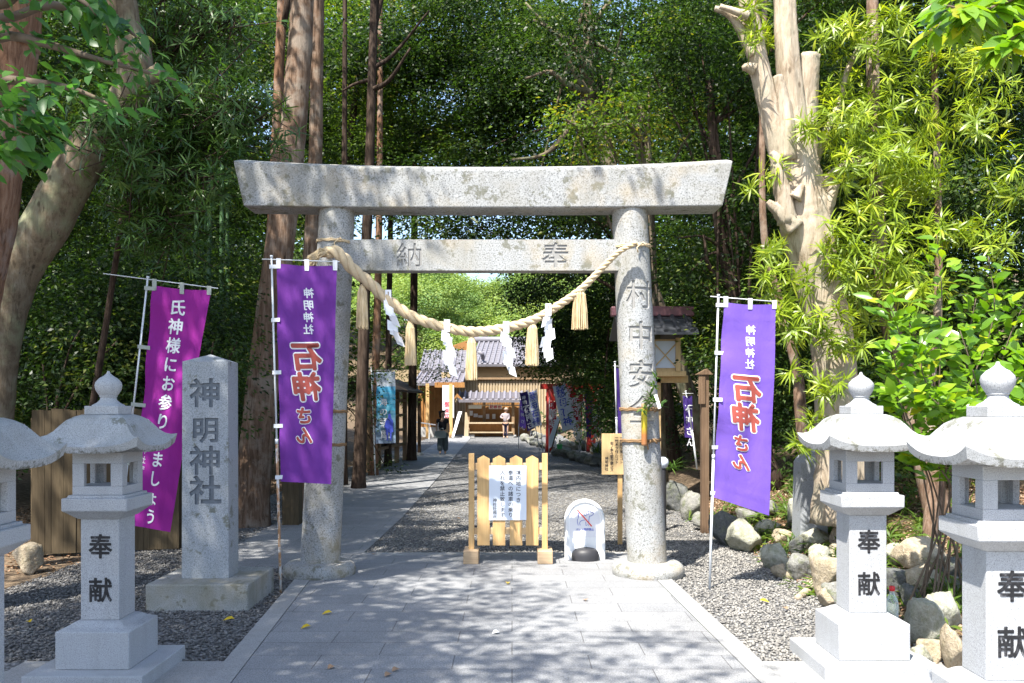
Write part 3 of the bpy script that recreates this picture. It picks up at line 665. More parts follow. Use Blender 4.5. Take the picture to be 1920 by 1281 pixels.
for x, yt, yb, ln, lb in [(728, 566, 641, .3, 'zigzag paper streamer beside the leftmost tassel'), (838, 622, 698, .1, 'zigzag paper streamer just left of the lowest tassel'), (949, 625, 698, .1, 'zigzag paper streamer just right of the lowest tassel'), (1028, 592, 669, -.1, 'zigzag paper streamer beside the topmost tassel near right pillar')]:
    streamer(x, yt, yb, ln, lb)
def cord(x, y, px, tilt, lab, mat='cord', r=.009, tails=True):
    """a cord tied round a pillar at photo height y"""
    z = EYE - (y - HZ) / F * 9.1; q = (z - .06) / 3.7; cx = (-1.97 + .176 * q) if x < 960 else (1.392 - .189 * q); rr = .202 - .022 * q + .008
    mb = MB(); n = 40
    for j in (0, 1):
        pts = [Vector((cx + math.cos(2 * math.pi * k / n) * rr, TY + math.sin(2 * math.pi * k / n) * rr, z + tilt * math.cos(2 * math.pi * k / n) * .04 + j * .014 + .004 * math.sin(k * 1.7 + j))) for k in range(n + 1)]
        mb.tube(pts, r, 5)
    if tails:
        p = Vector((cx + .06, TY - rr - .01, z)); mb.tube([p, p + Vector((.03, -.02, .02)), p + Vector((.07, -.01, -.02))], r * .8, 5); mb.tube([p, p + Vector((-.03, -.02, -.03)), p + Vector((-.02, -.01, -.08))], r * .8, 5); mb.lathe(p, [(-.018, .004), (-.01, .016), (.01, .016), (.018, .004)], 8)
    o = mb.build('tie_cord', M[mat], None, True); tag(o, lab, 'cord', 'cords tied round the torii pillars'); return z, cx, rr
cord(630, 450, 0, -.2, 'pale cord tied round the top of the left torii pillar above the rope', 'rope', .008)
cord(1182, 459, 0, .1, 'pale cord tied round the top of the right torii pillar holding the rope end', 'rope', .010)
cord(610, 773, 0, 0, 'upper brown cord round the left torii pillar beside the purple banner', tails=False)
cord(605, 836, 0, 0, 'lower brown cord round the left torii pillar beside the purple banner', tails=False)
cord(1200, 769, 0, 0, 'brown cord tied over the top of the bamboo tube', r=.011)
cord(1205, 828, 0, .1, 'brown cord tied over the bottom of the bamboo tube', r=.011)
bt = thing('bamboo_tube', W(1208, 836, 8.98), 'short yellow bamboo tube vase tied to the right torii pillar', 'bamboo vase')
p = W(1208, 836, 9.04); q = W(1207, 757, 9.04); hh = (q - p).length
bm_ = MB().lathe(p, [(0, .027), (.02, .03), (hh * .86, .03), (hh * .87, .033), (hh * .885, .033), (hh * .9, .03), (hh, .029), (hh, .022), (hh - .05, .02)], 16).build('tube', M['bamboo_tube'], bt, True)
g = np.random.default_rng(8)
sp_ = thing('evergreen_sprig', W(1210, 770, 9.0), 'small green sprig with a white paper strip in the bamboo vase', 'sprig')
MB().tube([W(1208, 770, 9.03), W(1216, 748, 9.0), W(1232, 705, 8.97)], [.006, .005, .003], 5).build('stem', M['twig'], sp_)
lv = Leaves(); cs = np.array([W(1208, 762, 9), W(1216, 748, 9), W(1222, 738, 8.98), W(1226, 722, 8.97), W(1231, 708, 8.97), W(1224, 752, 8.95), W(1234, 750, 8.95)])
rosettes(g, lv, np.repeat(cs, 2, 0) + g.normal(size=(14, 3)) * .015, g.normal(size=(14, 3)) * .4 + np.array([.3, -.2, .8]), 7, .085, .02, .45); lv.build('foliage', M['leaf_podo_dark'], sp_)
MB().prism([W(1226, 741, 8.93), W(1232, 739, 8.93), W(1240, 765, 8.93), W(1234, 767, 8.93)], (0, .002, 0)).build('paper_strip', M['paper'], sp_)

# ================================================================== STONE LANTERNS
def lantern(loc, lab):
    o = thing('stone_lantern', loc, lab, 'stone lantern', 'stone lanterns lining the approach'); L0 = Vector(loc)
    gm, rm = M['granite_lantern'], M['granite_roof']
    def part(nm, mb, mat, sm=None, bev=.006):
        ob = mb.build(nm, mat, o)
        if bev:
            md = ob.modifiers.new('bevel', 'BEVEL'); md.width = bev; md.segments = 2; md.limit_method = 'ANGLE'; md.angle_limit = R(40)
        if sm: smooth_by_angle(ob, sm)
        return ob
    part('foundation_slab', MB().box(L0 + Vector((0, 0, .05)), (.735, .735, .10)), gm)
    # pedestal: a block whose top sweeps up to the post
    n = 13; mb = MB(); rings = []
    for z, h in ((.10, .231), (.335, .231)): rings.append([L0 + Vector((x * h, y * h, z)) for x, y in ((-1, -1), (1, -1), (1, 1), (-1, 1))])
    for z, h in ((.345, .205), (.358, .18), (.374, .157), (.385, .135)): rings.append([L0 + Vector((x * h, y * h, z)) for x, y in ((-1, -1), (1, -1), (1, 1), (-1, 1))])
    mb.loft(rings); part('pedestal', mb, gm, 30)
    post = part('post', MB().box(L0 + Vector((0, 0, .7075)), (.245, .245, .645)), gm)
    let = MB(); fn = lambda x, y: L0 + Vector((x, -.1235 - .0012, .97 - y))
    for ch, y in (('奉', .115), ('献', .392)): column(let, ch, fn, .004, y, .162, .155, 0., False, .95, bold=.022)
    ob = let.build('lettering', M['black_paint'], post, fix=False)
    part('platform', MB().sq(L0, [(1.03, .135), (1.045, .155), (1.075, .19), (1.085, .206), (1.165, .206), (1.166, .18), (1.182, .18)]), gm, 30)
    # light box: four corner posts, sills and heads round open windows
    mb = MB(); H0, H1, hw = 1.182, 1.452, .158; wz0, wz1, ww = 1.238, 1.382, .083; th = .035
    mb.box(L0 + Vector((0, 0, (H0 + wz0) / 2)), (hw * 2, hw * 2, wz0 - H0)); mb.box(L0 + Vector((0, 0, (wz1 + H1) / 2)), (hw * 2, hw * 2, H1 - wz1))
    for sx in (-1, 1):
        for sy in (-1, 1):
            a = hw; b = ww; pts = [(a, a), (a, b), (a - th, b), (a - th, a - th), (b, a - th), (b, a)]
            mb.prism([L0 + Vector((sx * x, sy * y, wz0)) for x, y in pts], (0, 0, wz1 - wz0))
    part('light_box', mb, gm, None, .003)
    # roof: curved hipped cap with upturned corners
    N = 24; prof = [(1.69, .118), (1.678, .150), (1.655, .185), (1.62, .212), (1.58, .236), (1.545, .262), (1.52, .288), (1.503, .315)]
    rings = []
    per = []
    for sd in range(4):
        for k in range(N // 4 * 2): per.append((sd, -1 + 2 * k / (N // 4 * 2)))
    def sqp(sd, u, h): return [(u, -1), (1, u), (-u, 1), (-1, -u)][sd][0] * h, [(u, -1), (1, u), (-u, 1), (-1, -u)][sd][1] * h
    for i, (z, h) in enumerate(prof):
        f = max(0, (i - 2) / (len(prof) - 3))
        rings.append([L0 + Vector((*[q * (1 + .035 * f * f * abs(u) ** 3) for q in sqp(sd, u, h)], z + .055 * f * f * (abs(u) ** 3.2) - .012 * f * (1 - abs(u) ** 2))) for sd, u in per])
    rings.append([L0 + Vector((*[q * (1 + .022 * abs(u) ** 3) for q in sqp(sd, u, .306)], 1.452 + .045 * (abs(u) ** 3.2))) for sd, u in per])
    rings.append([L0 + Vector((*sqp(sd, u, .16), 1.453)) for sd, u in per])
    mb = MB().loft(rings); part('roof', mb, rm, 38, 0)
    fb = part('finial_base', MB().box(L0 + Vector((0, 0, 1.718)), (.215, .215, .055)), gm, None, .004)
    part('finial', MB().lathe(L0, [(1.745, .10), (1.752, .098), (1.758, .085), (1.768, .068), (1.785, .052), (1.80, .048), (1.806, .055), (1.812, .054), (1.822, .062), (1.85, .078), (1.878, .0835), (1.90, .078), (1.925, .055), (1.94, .03), (1.955, .013), (1.972, .007)], 32), gm, 40, 0)
    return o
lanA = lantern((-2.617, 5.88, 0), 'shaded granite lantern standing in front of the magenta banner')
for loc, lb in [((-2.585, 4.28, 0), 'granite lantern cut off by the left edge of the photo'), ((2.34, 6.08, 0), 'sunlit granite lantern with a water bottle beside its post'), ((2.47, 4.61, 0), 'sunlit granite lantern cut off by the right edge of the photo')]:
    tag(copy_tree(lanA, loc), lb)

# ================================================================== NAME STONE
mx, my = -3.28, 7.69
mon = thing('name_stone', (mx, my + .4, 0), 'tall carved granite shrine name pillar on a square plinth', 'name stone')
x0, x1 = G(272, 1147).x, G(465, 1147).x
pb = MB().box(((x0 + x1) / 2, my + .42, .105), ((x1 - x0), .84, .25), bev=.012).build('plinth', M['granite_plinth'], mon)
cx = (385 - 960) / F * 7.97; cyy = 7.97 + .14; hw = .205
mb = MB(); zt_, zb_ = 2.135, .22; ya_, yb_ = cyy - .144, cyy + .144
def mhw(z): return .206 - .006 * (z - .22) / 1.915
bt_ = [Vector((cx - mhw(z) * s, y, z)) for z in (zb_, zt_) for s, y in ((1, ya_), (-1, ya_), (-1, yb_), (1, yb_))]
mb.add(bt_ + [Vector((cx, cyy, 2.205))], [(0, 4, 7, 3), (2, 3, 7, 6), (1, 2, 6, 5), (0, 3, 2, 1), (4, 5, 8), (5, 6, 8), (6, 7, 8), (7, 4, 8)])
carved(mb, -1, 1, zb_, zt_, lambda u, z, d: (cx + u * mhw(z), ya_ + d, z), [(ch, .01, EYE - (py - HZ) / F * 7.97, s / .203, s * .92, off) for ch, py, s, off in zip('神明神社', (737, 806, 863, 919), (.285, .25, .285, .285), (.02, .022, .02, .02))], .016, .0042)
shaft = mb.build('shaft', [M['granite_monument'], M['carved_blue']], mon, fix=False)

# ================================================================== BANNERS
def banner(name, lab, pole, bar, corners, mat, texts, ripple=(.012, 7, 9), straps=True, pole_mats=('pole_white', 'pole_white'), strap_mat='strap', cat='banner', group=None, seed=0, nx=18, ny=72, r=.011, curl=0, nstrap=3):
    """pole: bottom and top; bar: two ends; corners: TL, TR, BL, BR, all world points"""
    o = thing(name, pole[0], lab, cat, group); rg = random.Random(seed)
    a, b = Vector(pole[0]), Vector(pole[1]); mid = a.lerp(b, .42)
    po = MB().tube([mid, b], r * .82, 10).build('pole', M[pole_mats[1]], o, True)
    MB().tube([a - Vector((0, 0, .1)), mid + (b - a) * .03], r * 1.15, 10).build('lower_pole', M[pole_mats[0]], o, True)
    cp = MB().tube([mid + (b - a) * .025, mid + (b - a) * .04], r * 1.4, 10)
    cp.tube([b, b + (b - a).normalized() * .02], r * 1.25, 10); cp.build('joint_caps', M['pole_white'], po, True)
    if bar: MB().tube([Vector(bar[0]), Vector(bar[1])], .005, 6).build('crossbar', M['pole_white'], o, True)
    TL, TR, BL, BR = [Vector(c) for c in corners]; Wd = (TR - TL).length; H = (BL - TL).length
    nrm = (TR - TL).cross(BL - TL).normalized()
    if nrm.y > 0: nrm = -nrm
    ph = [rg.uniform(0, 6.28) for _ in range(5)]; am, f1, f2 = ripple
    def f(u, v):
        p = TL.lerp(TR, u).lerp(BL.lerp(BR, u), v)
        d = am * (.25 + .75 * math.sin(v * math.pi)) * (math.sin(f1 * v + 2.2 * u + ph[0]) + .7 * math.sin(f2 * u + 1.5 * v + ph[1]) + .35 * math.sin(13 * u + 6 * v + ph[2]))
        d += am * .8 * (1 - u) ** 3 * math.sin(v * 4 * 2 * math.pi) + curl * v * v * u
        d += .0035 * math.exp(-((v * 7) % 1 - .5) ** 2 / .0025) + .003 * math.exp(-((u * 3.01) % 1 - .5) ** 2 / .004)      # creases where it was folded
        d += am * .5 * math.sin(9 * v - 11 * u + ph[3]) * math.sin(3 * v + ph[4])
        p = p + nrm * d
        p.z -= .012 * math.sin(u * math.pi) * (1 - v) * 1.2
        return p
    mb = MB(); vs = []; fs = []
    for j in range(ny + 1):
        for i in range(nx + 1): vs.append(f(i / nx, j / ny))
    for j in range(ny):
        for i in range(nx): q = j * (nx + 1) + i; fs.append((q, q + nx + 1, q + nx + 2, q + 1))
    mb.add(vs, fs); cl = mb.build('cloth', M[mat], o, True, fix=False)
    # stitched hems and fold lines
    for txt in texts:
        tb = MB(); dpt = txt.get('d', .004)
        fn = lambda x, y: f(min(1.02, max(-.02, x / Wd)), y / H) + nrm * dpt
        column(tb, txt['s'], fn, txt['x'] * Wd, txt['y'] * H, txt['size'], txt['pitch'], txt.get('off', .02), txt.get('mir', False), txt.get('xs', 1), txt.get('sl', 0), txt.get('split', .05))
        tb.build('lettering', M[txt['m']], cl, fix=False)
    if straps and bar:
        ba, bb_ = Vector(bar[0]), Vector(bar[1])
        for u in [0.03, .5, .97][:nstrap]:
            p = f(u, 0.005); k = (p.x - ba.x) / (bb_.x - ba.x) if abs(bb_.x - ba.x) > 1e-6 else .5; q = ba.lerp(bb_, k) + Vector((0, 0, .012))
            ex = (TR - TL).normalized() * .022
            m2 = MB(); m2.prism([q - ex + nrm * .006, q + ex + nrm * .006, p + ex * .9 + nrm * .005 - Vector((0, 0, .035)), p - ex * .9 + nrm * .005 - Vector((0, 0, .035))], nrm * .002); m2.build('strap', M[strap_mat], o)
        for v in (.015, .26, .5, .745, .98)[:5]:
            p = f(0, v); d = (b - a).normalized(); k = (p - a).dot(d); q = a + d * k; dz = Vector((0, 0, .018))
            q2 = q + (q - p).normalized() * r * 1.6
            m2 = MB(); e = (p - q).normalized() * .03; m2.prism([q2 + dz + nrm * (r + .003), p + e + dz + nrm * .006, p + e - dz + nrm * .006, q2 - dz + nrm * (r + .003)], nrm * .002)
            m2.prism([q2 + dz + nrm * (r + .003), q2 + dz - nrm * (r + .003), q2 - dz - nrm * (r + .003), q2 - dz + nrm * (r + .003)], (q2 - q).normalized() * .002); m2.build('strap', M[strap_mat], o)
    return o
def stone_god(scale, W_):                                  # mirrored lettering seen through from behind
    k = scale; out = [dict(s='神明神社', x=.535, y=.125, size=.098 * k, pitch=.0497 * 4.05 * .56 * k, off=.025, mir=True, m='print_white', sl=-.10)]
    for off, d, m in ((.085, .004, 'print_white'), (.040, .0085, 'print_red')):
        out += [dict(s='石神', x=.50, y=.415, size=.275 * k, pitch=.285 * k, off=off, mir=True, m=m, d=d, sl=-.14, xs=1.05), dict(s='さん', x=.46, y=.69, size=.165 * k, pitch=.185 * k, off=off, mir=True, m=m, d=d, sl=-.14, xs=1.1)]
    return out
Y = 8.43
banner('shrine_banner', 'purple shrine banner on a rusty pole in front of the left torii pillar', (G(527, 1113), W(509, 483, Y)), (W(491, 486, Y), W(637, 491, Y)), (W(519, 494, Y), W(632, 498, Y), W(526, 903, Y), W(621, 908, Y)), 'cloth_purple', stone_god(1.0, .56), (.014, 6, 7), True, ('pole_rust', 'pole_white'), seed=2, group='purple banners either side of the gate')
Y = 8.62
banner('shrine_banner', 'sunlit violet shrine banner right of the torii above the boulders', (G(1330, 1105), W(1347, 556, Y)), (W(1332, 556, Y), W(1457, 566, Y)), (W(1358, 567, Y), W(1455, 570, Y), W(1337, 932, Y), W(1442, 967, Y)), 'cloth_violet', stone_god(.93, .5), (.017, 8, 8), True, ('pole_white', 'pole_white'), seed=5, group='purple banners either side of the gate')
Y = 8.6
texts = [dict(s='氏神様にお参りしましょう', x=.46, y=.077, size=.158, pitch=.1815, off=.022, m='print_white', sl=0), dict(s='三重県神社庁', x=.13, y=.565, size=.075, pitch=.09, off=.012, m='print_white')]
banner('shrine_banner', 'leaning magenta banner with white writing behind the left lantern', (G(212, 1106) , W(277, 522, Y)), (W(193, 513, Y), W(409, 541, Y)), (W(287, 535, Y), W(396, 544, Y), W(246, 985, Y), W(319, 998, Y)), 'cloth_magenta', texts, (.022, 6, 5), True, ('pole_white', 'pole_white'), 'strap_grey', seed=9)

# ================================================================== BARRIER SIGN, PET SIGN, NOTICE BOARD
Y = 10.0
s = thing('barrier_sign', (-.045, Y, 0), 'pale wooden picket barrier carrying a white no vehicles notice', 'barrier sign')
for x in (-.447, .362):
    MB().box((x, Y + .01, .62), (.062, .062, 1.2), bev=.004).build('post', M['wood_new'], s)
    pts = [(-.095, 0), (.095, 0), (.085, .1), (.06, .135), (-.06, .135), (-.085, .1)]
    f_ = MB().box((x, Y + .02, .072 + .022), (.165, .34, .145), bev=.008).build('foot', M['wood_foot'], s)
for z in (1.075, .36): MB().box((-.042, Y + .03, z), (.75, .03, .075), bev=.003).build('rail', M['wood_new_x'], s)
for x in (-.315, -.143, .045, .222):
    h0, h1, hw_ = .205, 1.185, .0685
    poly = [(x - hw_, Y - .005, h0), (x + hw_, Y - .005, h0), (x + hw_, Y - .005, h1 - .025), (x, Y - .005, h1 + .012), (x - hw_, Y - .005, h1 - .025)]
    MB().prism(poly, (0, .018, 0)).build('board', M['wood_new'], s)
pz0, pz1, px0, px1 = W(0, 975, Y).z, W(0, 873, Y).z, W(917, 0, Y).x, W(987, 0, Y).x
pn = MB().box(((px0 + px1) / 2, Y - .0125, (pz0 + pz1) / 2), (px1 - px0, .012, pz1 - pz0)).build('panel', M['panel_white'], s)
lt = MB(); fn = lambda x, y: Vector((px0 + x, Y - .0195, pz1 - y))
k = 1 / 170.
column(lt, '境内地につき', fn, 55 * k, 13 * k, .056, 10.2 * k, .012)
column(lt, '参道への諸車の乗り', fn, 40.5 * k, 13 * k, .056, 9.9 * k, .012)
column(lt, '入れを禁止致します', fn, 25 * k, 13 * k, .056, 9.9 * k, .012)
column(lt, '神社社務所', fn, 11 * k, 65 * k, .046, 7.8 * k, .012)
lt.build('lettering', M['print_black'], pn, fix=False)
Y = 10.19
s = thing('pet_sign', (.82, Y, 0), 'white arched plastic floor sign forbidding pets, with a black base', 'floor sign')
def arch(hw_, z0, z1, n=22):
    zc = z1 - hw_; return [(-hw_ * 1.0, z0), (hw_ * 1.0, z0)] + [(hw_ * math.cos(a), zc + hw_ * math.sin(a)) for a in [math.pi * k / n for k in range(n + 1)]]
lean = .10
def pp(x, z, y): return Vector((.82 + x * (1 - .0 * z), Y + y + lean * (z - .35), z))
ob = MB().prism([pp(x, z, 0) for x, z in arch(.228, .01, .69)], (0, .075, 0)).build('body', M['plastic_white'], s)
md = ob.modifiers.new('b', 'BEVEL'); md.width = .02; md.segments = 3; md.limit_method = 'ANGLE'
mb = MB(); rim = arch(.205, .20, .665); pts = [pp(x, z, -.004) for x, z in rim[1:]] + [pp(*rim[0], -.004)]
mb.tube(pts, .017, 8); smooth_by_angle(mb.build('rim', M['plastic_white'], s), 60)
MB().prism([pp(x, z, -.003) for x, z in arch(.17, .27, .62)], (0, .002, 0)).build('face_sheet', M['print_white'], s)
mb = MB().lathe((.82 - .0, Y - .075, .012), [(0, .15), (.06, .155), (.10, .145), (.135, .115), (.15, .06)], 28, squash=.75); smooth_by_angle(mb.build('weight_base', M['plastic_black'], s), 40)
for x in (-.185, .185): MB().box((.82 + x, Y + .0, .05), (.075, .11, .10), bev=.012).build('foot', M['plastic_white'], s)
def stroke(mb, pts, wd, d):
    for (xa, za), (xb, zb) in zip(pts, pts[1:]):
        dx, dz = xb - xa, zb - za; l = math.hypot(dx, dz) or 1; nx_, nz_ = -dz / l * wd / 2, dx / l * wd / 2; ex, ez = dx / l * wd * .35, dz / l * wd * .35
        mb.quad(pp(xa - ex + nx_, za - ez + nz_, d), pp(xa - ex - nx_, za - ez - nz_, d), pp(xb + ex - nx_, zb + ez - nz_, d), pp(xb + ex + nx_, zb + ez + nz_, d))
def cv(pts, n=6): return [(v.x, v.y) for v in catmull([(x, z, 0) for x, z in pts], n)]
dog = MB(); k = 1 / 5.33 * .00588; o_ = lambda x, z: ((x - 1265) * k, .69 - .048 - (z - 560) * k * 1.03)
for pts in [[(1207, 640), (1192, 670), (1203, 685)], [(1207, 640), (1200, 690), (1188, 730), (1196, 772)], [(1255, 668), (1270, 678), (1282, 680)], [(1300, 630), (1282, 640), (1283, 665), (1296, 668), (1304, 645), (1300, 630)], [(1300, 630), (1320, 634), (1330, 645), (1348, 648), (1350, 665), (1330, 680), (1312, 682)], [(1312, 682), (1306, 715), (1304, 745)], [(1262, 722), (1235, 725), (1212, 745), (1216, 772)], [(1272, 740), (1276, 772), (1282, 772)], [(1294, 760), (1300, 775)]]:
    stroke(dog, cv([o_(*p) for p in pts]), .0055, -.0055)
dog.build('dog_symbol', M['print_blue'], s, fix=False)
sl = MB(); stroke(sl, [o_(1190, 622), o_(1330, 778)], .014, -.0075); sl.build('slash', M['print_scarlet'], s, fix=False)
lt = MB(); 
for i, ch in enumerate('ペット同伴禁止'): column(lt, ch, lambda x, y: pp(x, .69 - y, -.0055), -.088 + i * .0292, .335, .031, .03, .02)
lt.build('lettering', M['print_blue'], s, fix=False)

Y = 11.35
nb_ = thing('notice_board', (1.36, Y, 0), 'small wooden notice board on a stake behind the right torii pillar', 'notice board')
MB().box((1.355, Y + .03, .48), (.058, .05, .98), bev=.004).build('stake', M['wood_new'], nb_)
bx0, bx1, bz0, bz1 = 1.122, 1.62, W(0, 890, Y).z, W(0, 813, Y).z
bd = MB().box(((bx0 + bx1) / 2, Y - .01, (bz0 + bz1) / 2), (bx1 - bx0, .025, bz1 - bz0), bev=.003).build('board', M['wood_board'], nb_)
lt = MB(); fn = lambda x, y: Vector((bx0 + x, Y - .0245, bz1 - y))
column(lt, '一境内ニ車馬ヲ入ルコト', fn, .325, .05, .046, .040, .012); column(lt, '一魚鳥ヲ捕ルコト', fn, .245, .05, .046, .044, .012); column(lt, '一竹木ヲ伐ルコト', fn, .185, .05, .046, .044, .012); column(lt, '右ノ条々堅ク禁止ス', fn, .125, .12, .044, .042, .012); column(lt, '神明神社', fn, .06, .31, .044, .045, .012)
lt.build('lettering', M['print_black'], bd, fix=False)

# ================================================================== BUILDINGS AND THINGS BEYOND THE GATE
def px(x, Y): return (x - 960) / F * Y
def pz(y, Y): return EYE - (y - HZ) / F * Y
hall = thing('shrine_office', (-.5, 55, 0), 'tiled roof shrine office with pale slatted upper wall behind the kiosk', 'building')
Yw = 54.0
MB().box(((px(838, Yw) + 2.5) / 2, Yw + 3, 2.0), (2.5 - px(838, Yw), 6, 4.6)).build('wall', M['plaster'], hall)
mb = MB(); x = px(846, Yw) ; z0, z1 = pz(792, Yw), pz(711, Yw)
sw = MB().box(((x + 2.5) / 2, Yw - .06, (z0 + z1) / 2), (2.5 - x, .08, z1 - z0)).build('slat_wall', M['plaster'], hall)
while x < 2.5: mb.box((x, Yw - .13, (z0 + z1) / 2), (.085, .06, z1 - z0)); x += .17
mb.build('slats', M['wood_pale'], sw)
MB().box((-.4, Yw - .2, z1 + .03), (5.6, .16, .12)).build('beam', M['wood_rack'], hall)
def tiled(name, xl, xr, ye, ze, yr, zr, sp=.30, parent=None, mat='tile', xtl=None, xtr=None):
    """a roof slope from the eave (ye, ze) up to the ridge (yr, zr) with rows of half-round tiles"""
    xtl = xl if xtl is None else xtl; xtr = xr if xtr is None else xtr
    mb = MB(); mb.prism([(xl, ye, ze), (xr, ye, ze), (xtr, yr, zr), (xtl, yr, zr)], (0, .02, -.14))
    n = int((xr - xl) / sp)
    for k in range(n + 1):
        q = k / n; a = Vector((xl + (xr - xl) * q, ye, ze + .03)); b = Vector((xtl + (xtr - xtl) * q, yr, zr + .03)); mb.tube([a, b], .07, 6)
    for k in range(1, 12):
        q = k / 12; mb.box((xl + (xtl - xl) * q + ((xr + (xtr - xr) * q) - (xl + (xtl - xl) * q)) / 2, ye + (yr - ye) * q, ze + (zr - ze) * q + .012), ((xr - xl) * (1 - q) + (xtr - xtl) * q, .04, .03))
    o = mb.build(name, M[mat], parent); smooth_by_angle(o, 50); return o
Ye = 53.55
rf = tiled('roof', px(884, Ye), 2.6, Ye, pz(683, Ye), 57, 5.75, .30, hall, xtl=px(880, Ye) + .5)
MB().tube([(px(876, 55), 57, 5.86), (2.6, 57, 5.86)], .2, 8).build('ridge_tiles', M['tile'], rf, True)
MB().tube([(px(905, Ye), Ye + .3, pz(672, Ye)), (px(905, Ye), Ye + .05, pz(664, Ye)), (px(897, Ye), Ye + .05, pz(660, Ye))], .12, 8).build('end_tile', M['slate'], rf, True)
tiled('lower_roof', px(788, 53), px(882, 53), 53, pz(693, 53), 56, pz(657, 56), .30, hall)
rf2 = tiled('lower_roof', px(780, 50), px(868, 50), 49.2, pz(718, 49), 53, pz(699, 53), .30, hall, 'slate')
MB().prism([(px(838, 55), 56.2, pz(650, 56)), (px(880, 55), 56.2, pz(636, 56)), (px(890, 55), 56.2, pz(660, 56))], (0, .3, 0)).build('gable', M['wood_orange'], hall)
MB().box((px(790, 54), Yw, pz(705, Yw)), (4.2, .5, .7)).build('upper_wall', M['plaster'], hall)
wx0, wx1 = px(786, 51), px(829, 51)
MB().box(((wx0 + wx1) / 2, 51, 1.6), (wx1 - wx0, .2, 3.0)).build('boarded_wall', M['wood_orange'], hall)
mb = MB(); x = wx0
while x < wx1: mb.box((x, 50.87, 1.75), (.05, .06, 2.4)); x += .21
mb.build('batten', M['wood_orange'], hall)
MB().box(((wx0 + wx1) / 2, 50.85, .25), (wx1 - wx0, .3, .55)).build('base_wall', M['concrete'], hall)
MB().box((px(836, 51), 51, 1.9), (.5, .2, 3.4)).build('door_panel', M['plaster'], hall)
MB().box((px(843, 49), 49.1, 2.85), (px(846, 49) - px(790, 49), .2, .28)).build('beam', M['wood_orange'], hall)
for xx in (801, 845): MB().box((px(xx, 48), 48.2, 1.45), (.18, .18, 2.9)).build('post', M['wood_new'], hall)
sg = MB().box((px(840, 48.6), 48.75, 1.95), (.62, .04, 1.75)).build('notice', M['panel_white'], hall)
lt = MB(); column(lt, '御', lambda x, y: Vector((px(838, 48.6) + x, 48.72, 2.3 - y)), 0, .5, .3, .3, .02); column(lt, '朱印', lambda x, y: Vector((px(838, 48.6) + x, 48.72, 2.3 - y)), 0, .85, .26, .28, .02); lt.build('lettering', M['print_crimson'], sg, fix=False)

kio = thing('offering_kiosk', (-1.0, 50, 0), 'open wooden kiosk with grey roof and red lettered sign in front of the office', 'kiosk')
Yk = 49.6; xa, xb = px(867, Yk), px(998, Yk)
MB().box(((xa + xb) / 2, Yk + 1.5, .95), (xb - xa - .2, .1, 1.9)).build('back_wall', M['wood_orange'], kio)
for xx in (878, 907, 962, 994): MB().box((px(xx, Yk), Yk + (.0 if xx in (878, 962) else .8), 1.1), (.15, .15, 2.2)).build('post', M['wood_rack'], kio)
for xx in (882, 960): MB().box((px(xx, Yk), Yk - .1, .06), (.45, .4, .14)).build('base_stone', M['concrete'], kio)
MB().box(((px(878, Yk) + px(962, Yk)) / 2, Yk + .05, .78), (2.5, .5, .08)).build('counter', M['wood_pale'], kio)
MB().box(((px(878, Yk) + px(962, Yk)) / 2, Yk + .3, .48), (2.45, .06, .52)).build('counter_front', M['wood_orange'], kio)
MB().box(((px(878, Yk) + px(962, Yk)) / 2, Yk - .25, .27), (2.4, .3, .06)).build('bench', M['wood_pale'], kio)
MB().box(((xa + xb) / 2, Yk, 2.05), (xb - xa, .12, .14)).build('beam', M['wood_rack'], kio)
MB().box(((xa + xb) / 2, Yk + .03, 1.74), (xb - xa - .6, .08, .07)).build('beam', M['wood_pale'], kio)
mb = MB()
for k in range(26): mb.box((px(880, Yk) + k * .096, Yk + .6, 1.88), (.04, .03, .26))
mb.build('lattice', M['wood_pale'], kio)
tiled('roof', px(860, Yk), px(1000, Yk), Yk - .5, pz(750, Yk), Yk + 1.0, pz(735, Yk), .3, kio, 'slate')
MB().prism([(px(848, Yk), Yk - .45, pz(752, Yk)), (px(858, Yk), Yk - .45, pz(738, Yk)), (px(871, Yk), Yk - .45, pz(752, Yk)), (px(858, Yk), Yk - .45, pz(745, Yk))], (0, .12, 0)).build('gable', M['wood_orange'], kio)
MB().prism([(px(953, Yk), Yk - .45, pz(757, Yk)), (px(968, Yk), Yk - .45, pz(747, Yk)), (px(983, Yk), Yk - .45, pz(757, Yk)), (px(968, Yk), Yk - .45, pz(751, Yk))], (0, .12, 0)).build('gable', M['wood_pale'], kio)
sg = MB().box((px(929, Yk), Yk - .1, pz(763, Yk)), (.72, .04, .24)).build('sign', M['cream_sign'], kio)
lt = MB()
for ch, x in zip('記帳台', (-.22, 0, .22)): column(lt, ch, lambda x, y: Vector((px(929, Yk) + x, Yk - .124, pz(763, Yk) - y)), x, 0, .19, .2, .03)
lt.build('lettering', M['print_crimson'], sg, fix=False)
MB().box((px(891, Yk), Yk - .1, pz(763, Yk)), (.72, .04, .20)).build('sign', M['cream_sign'], kio)
for x, y, w_, h_ in ((881, 775, .2, .27), (890, 779, .24, .2), (899, 781, .24, .14), (913, 781, .18, .28), (925, 781, .18, .28)):
    MB().box((px(x, Yk), Yk + 1.42, pz(y, Yk + 1.4)), (w_, .01, h_)).build('notice_sheet', M['paper'], kio)
lb = thing('leaning_board', (px(853, 48), 48, 0), 'long white board leaning beside the kiosk post', 'board')
MB().prism([(px(847, 48), 47.9, .06), (px(851, 48), 47.9, .06), (px(865, 48), 48.6, pz(772, 48)), (px(858, 48), 48.6, pz(772, 48))], (0, .05, 0)).build('face_panel', M['panel_white'], lb)
MB().prism([(px(846, 48), 47.96, .0), (px(848, 48), 47.96, .0), (px(859, 48), 48.66, pz(771, 48)), (px(857, 48), 48.66, pz(771, 48))], (0, .05, 0)).build('frame', M['wood_pale'], lb)
